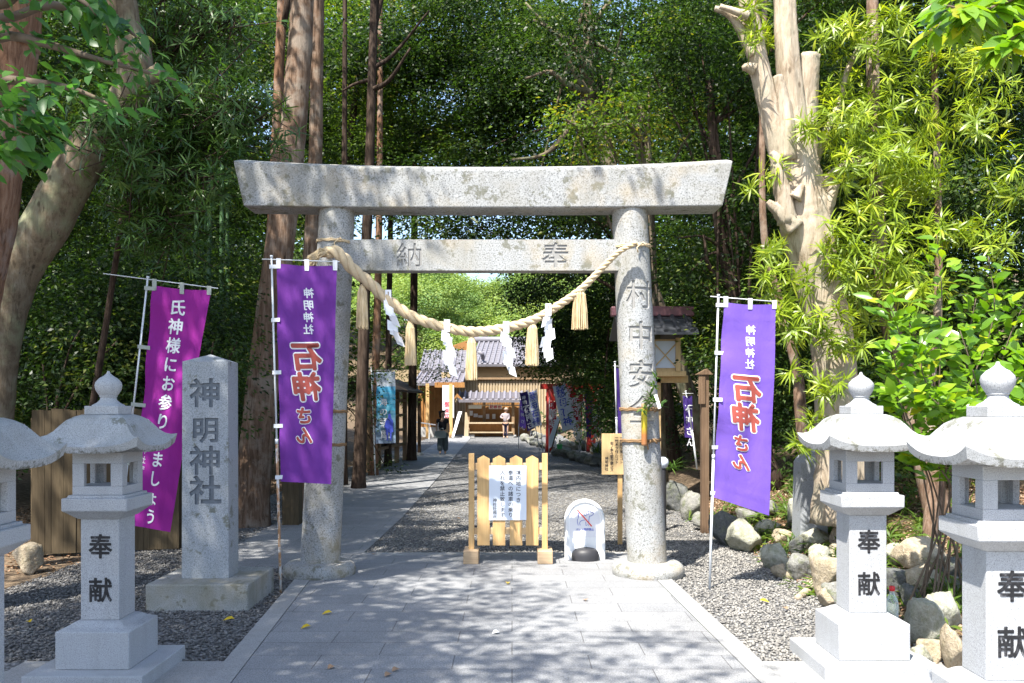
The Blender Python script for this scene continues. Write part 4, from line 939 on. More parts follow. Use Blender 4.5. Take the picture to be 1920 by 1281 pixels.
wb = thing('wooden_signboard', (px(874, 47.5), 47.5, 0), 'weathered pale timber slab standing at the left end of the kiosk', 'board')
MB().prism([(px(870, 47.5), 47.5, 0), (px(878, 47.5), 47.5, 0), (px(879, 47.5), 47.5, .9), (px(875, 47.5), 47.5, 1.38), (px(872, 47.5), 47.5, 1.38)], (0, .08, 0)).build('slab', M['wood_pale'], wb)
MB().box((px(874, 47.5), 47.6, .06), (.4, .3, .12)).build('foot', M['concrete'], wb)

# people
def person(name, loc, lab, joints, edges, height, clothes):
    """joints: name -> (x, y, z, radius); one continuous skinned body"""
    o = thing(name, loc, lab, 'person'); L0 = Vector(loc); names = list(joints)
    me = bpy.data.meshes.new('body'); me.from_pydata([tuple(Vector(joints[n][:3]) * height + L0) for n in names], [(names.index(a), names.index(b)) for a, b in edges], [])
    ob = link('body', me, clothes['skin'], None); ob.modifiers.new('s', 'SKIN')
    for n, sv in zip(names, ob.data.skin_vertices[0].data): sv.radius = (joints[n][3] * height, joints[n][3] * height * (joints[n][4] if len(joints[n]) > 4 else 1)); sv.use_root = n == 'pelvis'
    evald(ob, [('u', 'SUBSURF', dict(levels=1, render_levels=1))]); ob.data.polygons.foreach_set('use_smooth', [True] * len(ob.data.polygons))
    ob.data.materials.clear(); ob.data.materials.append(M['skin'])
    ob.parent = o; ob.data.transform(Matrix.Translation(-L0)); return o
def J(arms_l, arms_r, head=(0, 0), legs=((-.055, 0), (.055, 0))):
    d = dict(pelvis=(0, 0, .53, .075, .8), waist=(0, 0, .62, .07, .75), chest=(0, .0, .74, .085, .7), neck=(0, 0, .84, .03), head0=(head[0] * .5, head[1] * .5, .875, .042), head=(head[0], head[1], .93, .062), crown=(head[0], head[1] * .8, .985, .035))
    for s, (x, fy) in zip('lr', legs): d['hip' + s] = (x, 0, .49, .062); d['knee' + s] = (x, fy * .5 - .01, .27, .042); d['ankle' + s] = (x, fy, .04, .026); d['toe' + s] = (x * 1.1, fy - .07, .018, .02)
    for s, a in zip('lr', (arms_l, arms_r)):
        for n, p, r in zip(('sh', 'el', 'wr', 'ha'), a, (.036, .026, .019, .022)): d[n + s] = (*p, r)
    e = [('pelvis', 'waist'), ('waist', 'chest'), ('chest', 'neck'), ('neck', 'head0'), ('head0', 'head'), ('head', 'crown')]
    for s in 'lr': e += [('pelvis', 'hip' + s), ('hip' + s, 'knee' + s), ('knee' + s, 'ankle' + s), ('ankle' + s, 'toe' + s), ('chest', 'sh' + s), ('sh' + s, 'el' + s), ('el' + s, 'wr' + s), ('wr' + s, 'ha' + s)]
    return d, e
def skinned(name, pts, edges, L0, height, mat, parent):
    me = bpy.data.meshes.new(name); me.from_pydata([tuple(Vector(p[:3]) * height + L0) for p in pts], edges, []); ob = link(name, me, M[mat], None); ob.modifiers.new('s', 'SKIN')
    for i, (p, sv) in enumerate(zip(pts, ob.data.skin_vertices[0].data)): sv.radius = (p[3] * height, p[3] * height * (p[4] if len(p) > 4 else 1)); sv.use_root = i == 0
    evald(ob, [('u', 'SUBSURF', dict(levels=1, render_levels=1))]); ob.data.materials.clear(); ob.data.materials.append(M[mat]); ob.data.polygons.foreach_set('use_smooth', [True] * len(ob.data.polygons))
    b = base_of(parent); ob.parent = parent; ob.data.transform(Matrix.Translation(-b)); return ob
# walker: seen from behind, head turned right, wide trousers
h = 1.52; L0 = G(830, 852); L0.z = .018; L0.y += .0
d, e = J(((-.11, 0, .79), (-.15, .02, .66), (-.13, -.05, .56), (-.125, -.07, .53)), ((.11, 0, .79), (.145, .01, .65), (.15, -.02, .53), (.15, -.03, .495)), (.01, -.005), ((-.05, -.06), (.055, .05)))
w1 = person('person', L0, 'woman in black top and wide grey trousers walking up the paved path', d, e, h, dict(skin=M['skin']))
skinned('shirt', [(0, 0, .52, .096, .85), (0, 0, .63, .094, .85), (0, 0, .75, .100, .78), (0, 0, .815, .055, .8), (-.115, 0, .785, .047), (-.14, .01, .71, .043), (.115, 0, .785, .047), (.135, .01, .71, .043)], [(0, 1), (1, 2), (2, 3), (2, 4), (4, 5), (2, 6), (6, 7)], L0, h, 'shirt_black', w1)
skinned('trousers', [(0, 0, .56, .092, .86), (-.052, 0, .47, .074), (-.06, -.03, .27, .074), (-.06, -.055, .05, .066), (.055, 0, .47, .074), (.064, .02, .27, .074), (.066, .045, .05, .066)], [(0, 1), (1, 2), (2, 3), (0, 4), (4, 5), (5, 6)], L0, h, 'trouser_grey', w1)
skinned('hair', [(.01, .012, .945, .073), (.008, .012, .99, .048), (-.03, .06, .93, .04), (-.05, .075, .87, .028), (-.05, .075, .81, .012)], [(0, 1), (0, 2), (2, 3), (3, 4)], L0, h, 'hair', w1)
for s in (-1, 1): skinned('shoe', [(.06 * s, .05 * s + .02, .025, .03, .8), (.06 * s, .05 * s - .06, .018, .026, .7)], [(0, 1)], L0, h, 'shoe', w1)
bg_ = thing('tote_bag', L0 + Vector((-.10, -.12, .62)), 'grey canvas tote bag on the shoulder of the walking woman', 'bag')
mb = MB(); c0 = L0 + Vector((-.07, -.19, .72))
mb.loft([[c0 + Vector((x * w_, y * .09, z)) for x, y in ((-1, -1), (-.5, -1.25), (.5, -1.25), (1, -1), (1, 1), (-1, 1))] for z, w_ in ((-.15, .17), (-.12, .21), (0, .20), (.10, .17))]); smooth_by_angle(mb.build('bag_body', M['bag_grey'], bg_), 50)
mb = MB(); mb.tube([c0 + Vector((-.10, 0, .08)), c0 + Vector((-.08, .08, .32)), c0 + Vector((-.06, .17, .50)), c0 + Vector((-.05, .24, .48))], .016, 6); mb.build('shoulder_strap', M['cloth_white'], bg_, True)
MB().tube([c0 + Vector((.0, -.02, .08)), c0 + Vector((.03, .0, .2)), c0 + Vector((.09, .0, .2)), c0 + Vector((.12, -.02, .08))], .012, 6).build('handle', M['bag_grey'], bg_, True)
h = 1.60; L0 = Vector((px(948, 48.4), 48.4, 0))
d, e = J(((-.09, 0, .79), (-.16, .02, .70), (-.10, -.10, .66), (-.08, -.13, .665)), ((.09, 0, .79), (.11, -.02, .66), (.06, -.10, .60), (.05, -.12, .61)), (.02, -.02))
w2 = person('person', L0, 'visitor in hat, grey top and dark trousers standing at the kiosk', d, e, h, dict(skin=M['skin']))
skinned('shirt', [(0, 0, .50, .096, .9), (0, 0, .63, .094, .88), (0, 0, .75, .102, .8), (0, 0, .82, .055, .8), (-.10, 0, .785, .05), (-.16, .02, .70, .042), (-.11, -.09, .66, .034), (.10, 0, .785, .05), (.115, -.02, .67, .042), (.07, -.09, .61, .034)], [(0, 1), (1, 2), (2, 3), (2, 4), (4, 5), (5, 6), (2, 7), (7, 8), (8, 9)], L0, h, 'shirt_grey', w2)
skinned('trousers', [(0, 0, .54, .09, .86), (-.045, 0, .47, .066), (-.045, 0, .27, .05), (-.045, 0, .05, .038), (.045, 0, .47, .066), (.045, 0, .27, .05), (.045, 0, .05, .038)], [(0, 1), (1, 2), (2, 3), (0, 4), (4, 5), (5, 6)], L0, h, 'trouser_navy', w2)
skinned('hair', [(.02, .01, .94, .066), (.02, .03, .89, .045)], [(0, 1)], L0, h, 'hair', w2)
skinned('hat', [(.02, -.01, .965, .085, 1), (.02, -.01, .985, .062, 1), (.02, -.01, 1.02, .05, 1)], [(0, 1), (1, 2)], L0, h, 'hat', w2)
MB().lathe(L0 + Vector((.032, -.016, .955 * h)), [(0, .15), (.012, .148), (.02, .09)], 18).build('hat_brim', M['hat'], w2, True)

# left side: plaque rack, rails, blue banner
rk = thing('plaque_rack', (-3.55, 27, 0), 'roofed wooden lattice rack standing along the left of the far path', 'rack')
pa, pb_ = Vector((-3.75, 23.6, 0)), Vector((-3.38, 28.6, 0))
for k in range(5):
    p = pa.lerp(pb_, k / 4); MB().box(p + Vector((0, 0, 1.1)), (.13, .13, 2.2)).build('post', M['wood_rack'], rk)
for z in (.55, 1.0, 1.45, 1.9): MB().tube([pa + Vector((.02, 0, z)), pb_ + Vector((.02, 0, z))], .055, 4).build('rail', M['wood_rack'], rk)
MB().prism([pa + Vector((-.25, 0, .45)), pa + Vector((-.25, 0, 2.05)), pb_ + Vector((-.25, 0, 2.05)), pb_ + Vector((-.25, 0, .45))], (-.05, 0, 0)).build('backboard', M['wood_dark'], rk)
MB().prism([pa + Vector((.55, -.4, 2.12)), pb_ + Vector((.55, .4, 2.12)), pb_ + Vector((-.2, .4, 2.5)), pa + Vector((-.2, -.4, 2.5))], (0, 0, .06)).build('roof', M['wood_dark'], rk)
MB().prism([pa + Vector((-.95, -.4, 2.12)), pb_ + Vector((-.95, .4, 2.12)), pb_ + Vector((-.2, .4, 2.5)), pa + Vector((-.2, -.4, 2.5))], (0, 0, .06)).build('roof', M['wood_dark'], rk)
for i, Yb in enumerate((30.0, 31.6)):
    b_ = thing('gate_post', (-3.35, Yb, 0), ['dark timber post just beyond the plaque rack', 'thinner dark timber post before the building ramp'][i], 'post')
    MB().box((-3.35 + .12 * i, Yb, 1.0), (.17 - .06 * i, .17 - .06 * i, 2.0)).build('shaft', M['wood_dark'], b_)
    MB().box((-3.35 + .12 * i, Yb, .05), (.26, .26, .1)).build('base', M['concrete'], b_)
hr = thing('handrail', (-4.4, 46, 0), 'metal handrail on the ramp beside the orange boarded wall', 'handrail')
for k in range(4): MB().tube([(-4.9 + k * .33, 44 + k * 1.2, .0), (-4.9 + k * .33, 44 + k * 1.2, .95 - k * .08)], .03, 6).build('post', M['pole_white'], hr)
MB().tube([(-4.95, 43.9, .97), (-3.9, 47.7, .70)], .03, 6).build('rail', M['pole_white'], hr)
Y = 22.4
banner('festival_banner', 'blue sea print banner with a small figure beside the far path', (G(704, 893), W(696, 690, Y)), (W(690, 695, Y), W(745, 694, Y)), (W(697, 697, Y), W(741, 696, Y), W(700, 832, Y), W(742, 831, Y)), 'cloth_blue', [dict(s='海の町', x=.48, y=.42, size=.2, pitch=.24, off=.01, m='print_white'), dict(s='志摩', x=.55, y=.72, size=.26, pitch=.28, off=.012, m='print_white')], (.012, 4, 4), False, seed=11, r=.016)
bb = bpy.data.objects['festival_banner']
fg = MB(); fx, fz = W(730, 800, Y - .03).x, W(730, 826, Y).z
fn = lambda x, z: Vector((fx + x, Y - .05, fz + z))
fg.add([fn(*p) for p in [(-.06, 0), (-.03, 0), (-.03, .2), (.02, .2), (.02, 0), (.05, 0), (.06, .2), (.1, .22), (.09, .42), (.10, .48), (.04, .56), (.03, .66), (-.02, .66), (-.03, .56), (-.09, .48), (-.12, .34), (-.08, .22)]], [tuple(range(17))])
fg.build('figure_print', M['print_blue'], bb, fix=False)

# right side: red torii, banners, boards
rt = thing('red_torii', (2.4, 33.8, 0), 'vermilion torii half hidden behind banners on the right of the gravel', 'torii')
for x in (1.42, 2.95): MB().lathe((x, 33.8, 0), [(0, .19), (.2, .17), (2.35, .145)], 14).build('pillar', M['vermilion'], rt, True)
MB().box((2.2, 33.8, 2.45), (2.3, .26, .2)).build('top_lintel', M['vermilion'], rt); MB().box((2.2, 33.8, 2.0), (1.9, .16, .18)).build('tie_beam', M['vermilion'], rt)
def small(lab, Y, pole, bar, c4, mat, txt, seed, cat='banner', nm='small_banner'):
    banner(nm, lab, (W(*pole[0], Y), W(*pole[1], Y)), (W(*bar[0], Y), W(*bar[1], Y)), [W(*p, Y) for p in c4], mat, txt, (.02, 5, 4), False, seed=seed, group='banners beyond the gate on the right', nx=6, ny=14, r=.014)
wt = lambda y0=.16, s=.30, m='print_blue': [dict(s='奉', x=.36, y=.06, size=.16, pitch=.2, off=.01, m=m, split=0), dict(s='納', x=.68, y=.06, size=.16, pitch=.2, off=.01, m=m, split=0), dict(s='慈母石神', x=.5, y=y0 + .02, size=s, pitch=s * 1.05, off=.02, m=m, split=0), dict(s='神明神社', x=.72, y=.70, size=.09, pitch=.1, off=.01, m=m, split=0)]
small('large white banner with navy characters in front of the red torii', 29.5, ((1089, 838), (1059, 716)), ((1035, 724), (1062, 716)), [(1036, 725), (1060, 719), (1055, 809), (1081, 801)], 'cloth_white', wt(), 21)
small('white banner with navy characters leaning over the low stone wall', 31.5, ((1018, 842), (1006, 730)), ((989, 735), (1008, 729)), [(990, 736), (1006, 731), (997, 802), (1016, 797)], 'cloth_white', wt(.16, .26), 22)
small('dark navy leaning banner beside the kiosk', 32.2, ((1012, 840), (990, 732)), ((973, 737), (992, 731)), [(974, 737), (989, 733), (989, 809), (1003, 803)], 'cloth_navy', [dict(s='神明神社', x=.4, y=.14, size=.15, pitch=.17, off=.02, m='print_white', split=0), dict(s='石神さん', x=.5, y=.44, size=.27, pitch=.3, off=.02, m='print_white', split=0)], 23)
small('pale lilac banner in sun beside the kiosk post', 36, ((972, 836), (974, 745)), ((972, 748), (988, 748)), [(975, 750), (985, 750), (974, 800), (986, 804)], 'cloth_violet', [dict(s='石神さん', x=.5, y=.3, size=.16, pitch=.25, off=.02, m='print_white', split=0)], 24)
rdt = [dict(s='正一位', x=.3, y=.10, size=.18, pitch=.2, off=.03, m='print_white', split=0), dict(s='稲荷大神', x=.55, y=.36, size=.33, pitch=.35, off=.03, m='print_white', split=0)]
small('red banner with white characters left of the large white banner', 31.0, ((1029, 850), (1030, 748)), ((1028, 752), (1045, 752)), [(1029, 753), (1043, 753), (1031, 812), (1044, 815)], 'cloth_red', rdt, 25)
small('red banner with white characters just right of the large white banner', 30.5, ((1087, 845), (1064, 722)), ((1062, 727), (1078, 724)), [(1063, 727), (1078, 727), (1072, 800), (1086, 800)], 'cloth_red', rdt, 26)
small('broad red banner with white characters before the purple banners', 30.8, ((1089, 840), (1094, 735)), ((1078, 738), (1096, 738)), [(1078, 738), (1094, 738), (1078, 802), (1090, 804)], 'cloth_red', rdt, 27)
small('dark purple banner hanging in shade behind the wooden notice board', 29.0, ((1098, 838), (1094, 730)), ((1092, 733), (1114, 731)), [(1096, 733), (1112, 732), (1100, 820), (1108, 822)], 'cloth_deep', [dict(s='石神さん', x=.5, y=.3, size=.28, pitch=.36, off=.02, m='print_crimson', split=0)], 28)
small('red banner in deep shade beneath the dark evergreen crown', 29.4, ((1125, 836), (1126, 755)), ((1108, 756), (1127, 757)), [(1110, 757), (1125, 758), (1109, 812), (1122, 813)], 'cloth_red', rdt, 29)
small('dark purple banner half hidden behind the right torii pillar', 13.6, ((1158, 870), (1153, 680)), ((1150, 686), (1200, 690)), [(1155, 690), (1200, 694), (1160, 840), (1200, 844)], 'cloth_deep', [], 30)
small('small dark purple banner on a pole in shade right of the torii', 14.6, ((1307, 868), (1286, 735)), ((1280, 738), (1300, 738)), [(1280, 742), (1298, 742), (1284, 820), (1300, 822)], 'cloth_deep', [dict(s='石神さん', x=.6, y=.3, size=.14, pitch=.18, off=.02, m='print_white', split=0)], 31)
lbd = thing('leaning_signboard', W(1035, 845, 29), 'pale blue signboard leaning in front of the red torii', 'board')
pts = [W(1030, 818, 28.6), W(1047, 779, 29), W(1050, 786, 29), W(1033, 840, 28.6)]
MB().prism([W(1029, 842, 28.6), W(1029, 822, 28.6), W(1046, 779, 29), W(1049, 787, 29), W(1034, 838, 28.6)], (0, .05, 0)).build('panel', M['panel_white'], lbd)
MB().tube([W(1049, 787, 29.05), W(1034, 842, 28.9)], .03, 5).build('frame', M['wood_dark'], lbd)
gb = thing('green_crate', W(1049, 842, 29.3), 'small bright green plastic crate beside the leaning signboard', 'crate')
MB().sq(W(1049, 842, 29.3), [(0, .07), (.12, .09), (.13, .10), (.15, .10), (.15, .08), (.04, .06)]).build('tub', M['green_plastic'], gb); MB().tube([W(1045, 834, 29.2), W(1049, 829, 29.2), W(1053, 834, 29.2)], .01, 5).build('handle', M['green_plastic'], gb)
# wooden lantern hut on a post
Y = 15.0; c = Vector((px(1215, Y), Y, 0))
hu = thing('wooden_lantern', c, 'wooden post lantern with dark copper roof behind the right torii pillar', 'wooden lantern')
MB().box(c + Vector((.12, 0, 1.1)), (.16, .16, 2.2)).build('post', M['wood_board'], hu)
MB().box(c + Vector((.1, 0, pz(711, Y))), (1.1, .16, .12)).build('crossbeam', M['wood_board'], hu)
MB().box(c + Vector((.1, 0, pz(702, Y))), (.95, .6, .08)).build('platform', M['wood_board'], hu)
bx = MB(); zb0, zb1 = pz(697, Y), pz(636, Y); hw = .42; cxx = c + Vector((.06, 0, 0))
for sx in (-1, 1):
    for sy in (-1, 1): bx.box(cxx + Vector((sx * (hw - .035), sy * (hw - .035 - .1), (zb0 + zb1) / 2)), (.07, .07, zb1 - zb0))
for z in (zb0 + .03, zb1 - .05): bx.box(cxx + Vector((0, 0, z)), (hw * 2 - .15, hw * 2 - .36, .06))
cage = bx.build('light_box', M['wood_board'], hu)
MB().box(cxx + Vector((0, -hw + .17, (zb0 + zb1) / 2)), (hw * 2 - .15, .01, zb1 - zb0 - .1)).build('pane', M['glass_frost'], cage)
mb = MB()
for i in range(2):
    xo = cxx.x + (-.18 + i * .36); q = [(xo - .17, zb0 + .07), (xo + .17, zb1 - .1)]
    mb.tube([(q[0][0], Y - hw + .15, q[0][1]), (q[1][0], Y - hw + .15, q[1][1])], .014, 4); mb.tube([(q[1][0], Y - hw + .15, q[0][1]), (q[0][0], Y - hw + .15, q[1][1])], .014, 4); mb.box((xo + .18, Y - hw + .14, (zb0 + zb1) / 2), (.03, .03, zb1 - zb0 - .1))
mb.build('lattice', M['wood_board'], cage)
ze, zr, xl, xr = pz(634, Y), pz(596, Y), px(1152, Y), px(1293, Y)
rf = MB()
for s in (-1, 1): rf.prism([(xl, Y + s * .75, ze), (xr, Y + s * .75, ze), (xr, Y, zr), (xl, Y, zr)], (0, 0, .045))
for k in range(6):
    x = xl + (xr - xl) * (k + .5) / 6; rf.tube([(x, Y - .76, ze + .06), (x, Y, zr + .06)], .035, 6)
for q in (.33, .66): rf.box(((xl + xr) / 2, Y - .75 * (1 - q), ze + (zr - ze) * q + .05), (xr - xl, .03, .03))
rf = rf.build('roof', M['copper'], hu); MB().box(((xl + xr) / 2, Y, zr + .10), (xr - xl + .12, .2, .16), bev=.02).build('ridge', M['ridge_red'], rf)
gl = thing('garden_light', W(1246, 880, 12.6), 'white globe garden light at the foot of the right torii pillar', 'garden light')
p = W(1243, 868, 12.6); MB().lathe(p, [(-.08, .03), (-.06, .06), (0, .085), (.05, .07), (.08, .03)], 16).build('globe', M['glass_frost'], gl, True); MB().lathe((p.x, p.y, 0), [(0, .05), (p.z - .07, .04)], 10).build('stem', M['plastic_black'], gl)
po = thing('wooden_post', W(1321, 940, 12.4), 'brown wooden post with capped top behind the violet banner', 'post')
p = W(1321, 700, 12.4); MB().box((p.x, p.y, p.z / 2), (.10, .10, p.z)).build('shaft', M['wood_brown'], po); MB().prism([(p.x - .12, p.y - .09, p.z - .02), (p.x + .10, p.y - .09, p.z - .02), (p.x + .02, p.y - .09, p.z + .06)], (0, .18, 0)).build('cap', M['wood_brown'], po); MB().box((p.x - .05, p.y - .06, p.z - .22), (.09, .03, .4)).build('side_board', M['wood_brown'], po)
# red cloth offerings behind
Y = 12.9
# board fence on the left
fe = thing('board_fence', (-5.0, 10.9, 0), 'weathered vertical board fence behind the left lanterns', 'fence')
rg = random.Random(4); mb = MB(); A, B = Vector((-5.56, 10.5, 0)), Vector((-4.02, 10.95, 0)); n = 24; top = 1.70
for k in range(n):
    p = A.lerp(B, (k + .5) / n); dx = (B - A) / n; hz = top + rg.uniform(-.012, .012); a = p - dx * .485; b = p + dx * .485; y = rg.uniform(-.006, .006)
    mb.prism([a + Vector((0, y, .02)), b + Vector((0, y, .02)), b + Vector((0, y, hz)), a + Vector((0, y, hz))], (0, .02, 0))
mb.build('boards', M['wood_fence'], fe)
for z in (.35, 1.35): MB().tube([A + Vector((0, .06, z)), B + Vector((0, .06, z))], .035, 4).build('rail', M['wood_fence'], fe)
for k in (0, .5, 1): MB().box(A.lerp(B, k) + Vector((0, .12, .8)), (.1, .1, 1.6)).build('post', M['wood_fence'], fe)
f2 = thing('board_fence', (-3.6, 12.3, 0), 'short run of dark board fence behind the name stone', 'fence')
A, B = Vector((-4.3, 12.2, 0)), Vector((-3.95, 12.3, 0)); mb = MB()
for k in range(5):
    p = A.lerp(B, (k + .5) / 5); mb.box(p + Vector((0, 0, .75)), (.066, .02, 1.5))
mb.build('boards', M['wood_fence'], f2); MB().tube([A + Vector((0, .05, 1.1)), B + Vector((0, .05, 1.1))], .03, 4).build('rail', M['wood_fence'], f2)
p3 = thing('wooden_post', G(548, 985), 'squat timber post between the cedar and the left torii pillar', 'post')
q = G(548, 985); MB().box(q + Vector((0, 0, .55)), (.24, .24, 1.1)).build('shaft', M['wood_fence'], p3); MB().sq(q, [(1.1, .13), (1.12, .13), (1.17, .02)]).build('cap', M['wood_fence'], p3)

# ================================================================== ROCKS
def rock_mesh(seed, sub=4):
    g = np.random.default_rng(seed); bm = bmesh.new(); bmesh.ops.create_icosphere(bm, subdivisions=sub, radius=1)
    pl_ = [(unit(g, 1)[0], g.uniform(.46, .86)) for _ in range(12)]; ph = g.random(8) * 6
    for v in bm.verts:
        d = np.array(v.co); r = 1.05; rs = []
        for nrm, dd in pl_:
            k = d @ nrm
            if k > 1e-3: rs.append(dd / k)
        rs = np.array([r] + rs); r = -np.log(np.exp(-rs * 45).sum()) / 45            # soft minimum: worn edges between the faces
        r *= 1 + .03 * math.sin(d[0] * 9 + ph[0]) * math.sin(d[1] * 8 + ph[1]) + .02 * math.sin(d[2] * 15 + ph[2] + d[0] * 7) + .012 * math.sin(d[0] * 27 + ph[3]) * math.sin(d[2] * 31 + ph[4]) + .012 * math.sin(d[1] * 29 + ph[5] + d[2] * 9)
        v.co = Vector(d * r * 1.12)
    me = bpy.data.meshes.new('rock'); bm.to_mesh(me); bm.free(); me.polygons.foreach_set('use_smooth', [True] * len(me.polygons)); return me
RM = [rock_mesh(s) for s in range(9)]
rg = random.Random(12)
def rock_at(loc, size, mat, label, k=None, name='boulder', rotz=None, group='boulders edging the right bed'):
    me = RM[rg.randrange(9) if k is None else k].copy(); me.materials.clear(); me.materials.append(M[mat])
    o = bpy.data.objects.new(name, me); COL.objects.link(o); o.location = loc; o.scale = size; o.rotation_euler = (rg.uniform(-.2, .2), rg.uniform(-.2, .2), rg.uniform(0, 6.28) if rotz is None else rotz)
    tag(o, label, 'boulder', group); return o
def rk_px(x0, x1, y0, y1, Y, mat, label, **kw):
    xm = (x0 + x1) / 2
    for k_ in range(400):                             # the point where the line of sight to its foot meets the ground
        Yq = 5.6 + k_ * .1 if Y < 20 else Y - 6 + k_ * .05; q = W(xm, y1 - (y1 - y0) * .06, Yq)
        if q.z <= max(bedz(q.x, q.y), 0 if -4.5 < q.x < 2.75 else -9): Y = Yq; break
    a, b = W(x0, y1, Y), W(x1, y0, Y); c = (a + b) / 2; sx, sz = (b.x - a.x) / 2 * 1.22, (b.z - a.z) / 2 * 1.24
    return rock_at((c.x, Y + .1, c.z), (sx, max(sx, sz) * .8, sz), mat, label, **kw)
near = [(1376, 1436, 985, 1044, 10.9, 'rock_pale', 'pale flat faced boulder right of the violet banner pole'),
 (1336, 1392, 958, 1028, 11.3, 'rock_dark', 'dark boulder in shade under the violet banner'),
 (1286, 1330, 930, 982, 13.4, 'rock_grey', 'grey boulder between the torii pillar and the banner pole'),
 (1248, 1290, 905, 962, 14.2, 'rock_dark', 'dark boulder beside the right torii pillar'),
 (1412, 1466, 938, 974, 12.0, 'rock_grey', 'low grey boulder behind the bottom corner of the violet banner'),
 (1468, 1540, 946, 1000, 10.8, 'rock_pale', 'rounded pale boulder with leaf shadows below the grassy tuft'),
 (1452, 1500, 990, 1030, 10.0, 'rock_tan', 'tan wedge shaped boulder in the bed by the grass blades'),
 (1436, 1484, 1020, 1078, 9.5, 'rock_pale', 'pale boulder with a dark shaded side at the gravel edge'),
 (1480, 1522, 1008, 1046, 9.4, 'rock_dark', 'small dark boulder wedged behind the gravel edge'),
 (1478, 1530, 1034, 1098, 9.0, 'rock_grey', 'grey boulder draped with thin grass blades'),
 (1500, 1566, 992, 1036, 9.2, 'rock_pale', 'pale boulder behind the second lantern post'),
 (1528, 1580, 1040, 1130, 7.9, 'rock_tan', 'tan boulder beside the root at the lantern foot'),
 (1556, 1600, 1090, 1160, 7.3, 'rock_grey', 'small boulder tucked behind the lantern pedestal'),
 (1700, 1792, 1008, 1082, 7.6, 'rock_tan', 'big sunlit tan boulder between the two right lanterns'),
 (1656, 1712, 1064, 1136, 7.2, 'rock_dark', 'dark grey boulder behind the water bottle'),
 (1706, 1778, 1062, 1132, 7.0, 'rock_tan', 'brown faceted boulder below the big tan boulder'),
 (1776, 1820, 1046, 1096, 7.3, 'rock_dark', 'bluish boulder touching the rightmost lantern post'),
 (1706, 1756, 1128, 1222, 6.6, 'rock_pale', 'pale green upright boulder right of the lantern pedestal'),
 (1754, 1816, 1112, 1200, 6.4, 'rock_pale', 'pale boulder under drooping grass by the rightmost lantern'),
 (1744, 1794, 1196, 1262, 6.3, 'rock_tan', 'lowest tan boulder beside the lantern slab'),
 (1790, 1826, 1190, 1270, 6.0, 'rock_tan', 'tall tan boulder against the rightmost lantern post'),
 (1700, 1740, 1100, 1150, 7.3, 'rock_dark', 'small dark boulder filling the gap beside the bottle'),
 (1640, 1690, 1130, 1168, 6.85, 'rock_grey', 'flat grey boulder under the water bottle'),
 (22, 76, 1032, 1085, 9.4, 'rock_tan', 'lone brown boulder at the left end of the fence')]
near += [(1306, 1350, 965, 1000, 11, 'rock_grey', 'grey boulder between two darker ones left of the banner foot'), (1384, 1424, 955, 990, 11.5, 'rock_grey', 'boulder half hidden directly below the violet cloth'), (1420, 1470, 975, 1010, 10.8, 'rock_pale', 'pale boulder above the flat faced one'),
 (1520, 1560, 1030, 1075, 8.4, 'rock_pale', 'pale boulder just left of the second lantern post'), (1545, 1585, 1110, 1150, 7.4, 'rock_tan', 'small tan boulder at the root tip'), (1640, 1672, 1040, 1075, 7.6, 'rock_grey', 'boulder right of the upper post of the second lantern'), (1668, 1716, 1030, 1068, 7.9, 'rock_pale', 'pale boulder above the dark one behind the bottle'), (1780, 1824, 1085, 1125, 7, 'rock_grey', 'grey boulder half hidden by the rightmost lantern post'), (1746, 1790, 1150, 1205, 6.5, 'rock_grey', 'grey boulder low in the bank between the right lanterns'), (1716, 1756, 1215, 1262, 6.3, 'rock_pale', 'pale boulder at the corner of the lantern slab'), (1500, 1540, 975, 1005, 10, 'rock_grey', 'boulder behind the grass blades left of the second lantern'), (1455, 1490, 1060, 1092, 9, 'rock_tan', 'small tan boulder lying at the gravel edge')]
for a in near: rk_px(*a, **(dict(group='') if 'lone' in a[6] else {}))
k = 0
for (x0, y0, x1, y1, Y0, Y1, n, sz) in [(1052, 848, 1125, 870, 33, 24, 8, 24), (1120, 862, 1160, 880, 25, 20, 6, 26), (1060, 835, 1150, 845, 30, 24, 6, 22), (985, 822, 1022, 838, 47, 36, 8, 15), (990, 808, 1018, 822, 46, 38, 6, 13)]:
    for i in range(n):
        q = (i + rg.uniform(-.3, .3)) / n; Y = Y0 + (Y1 - Y0) * q; x = x0 + (x1 - x0) * q; y = y0 + (y1 - y0) * q; s = sz * rg.uniform(.75, 1.3) / 2
        lab = 'shaded mossy stone of the low wall right of the far gravel' if x > 1030 else 'small stone of the low wall beside the distant kiosk'
        rk_px(x - s, x + s, y - s * .8, y + s * .7, Y, rg.choice(['rock_dark', 'rock_grey', 'rock_grey']), lab, name='wall_stone', group='stones of the low wall by the red torii' if x > 1030 else 'stones of the low wall by the kiosk')
# water bottle with red cap
p = W(1678, 1166, 6.55); p.y = 6.6
bo = thing('water_bottle', p, 'clear plastic water bottle with red cap behind a lantern post', 'bottle')
mb = MB().lathe(p, [(0, .03), (.004, .042), (.02, .046), (.07, .044), (.085, .046), (.12, .046), (.16, .036), (.19, .02), (.205, .0155), (.225, .0155), (.225, .012), (.205, .012), (.185, .017), (.155, .033), (.12, .043), (.02, .043), (.006, .03)], 24)
mb.build('bottle_body', M['clear'], bo, True); MB().lathe(p, [(.213, .019), (.218, .0205), (.244, .0205), (.248, .018)], 20).build('cap', M['cap_red'], bo, True)
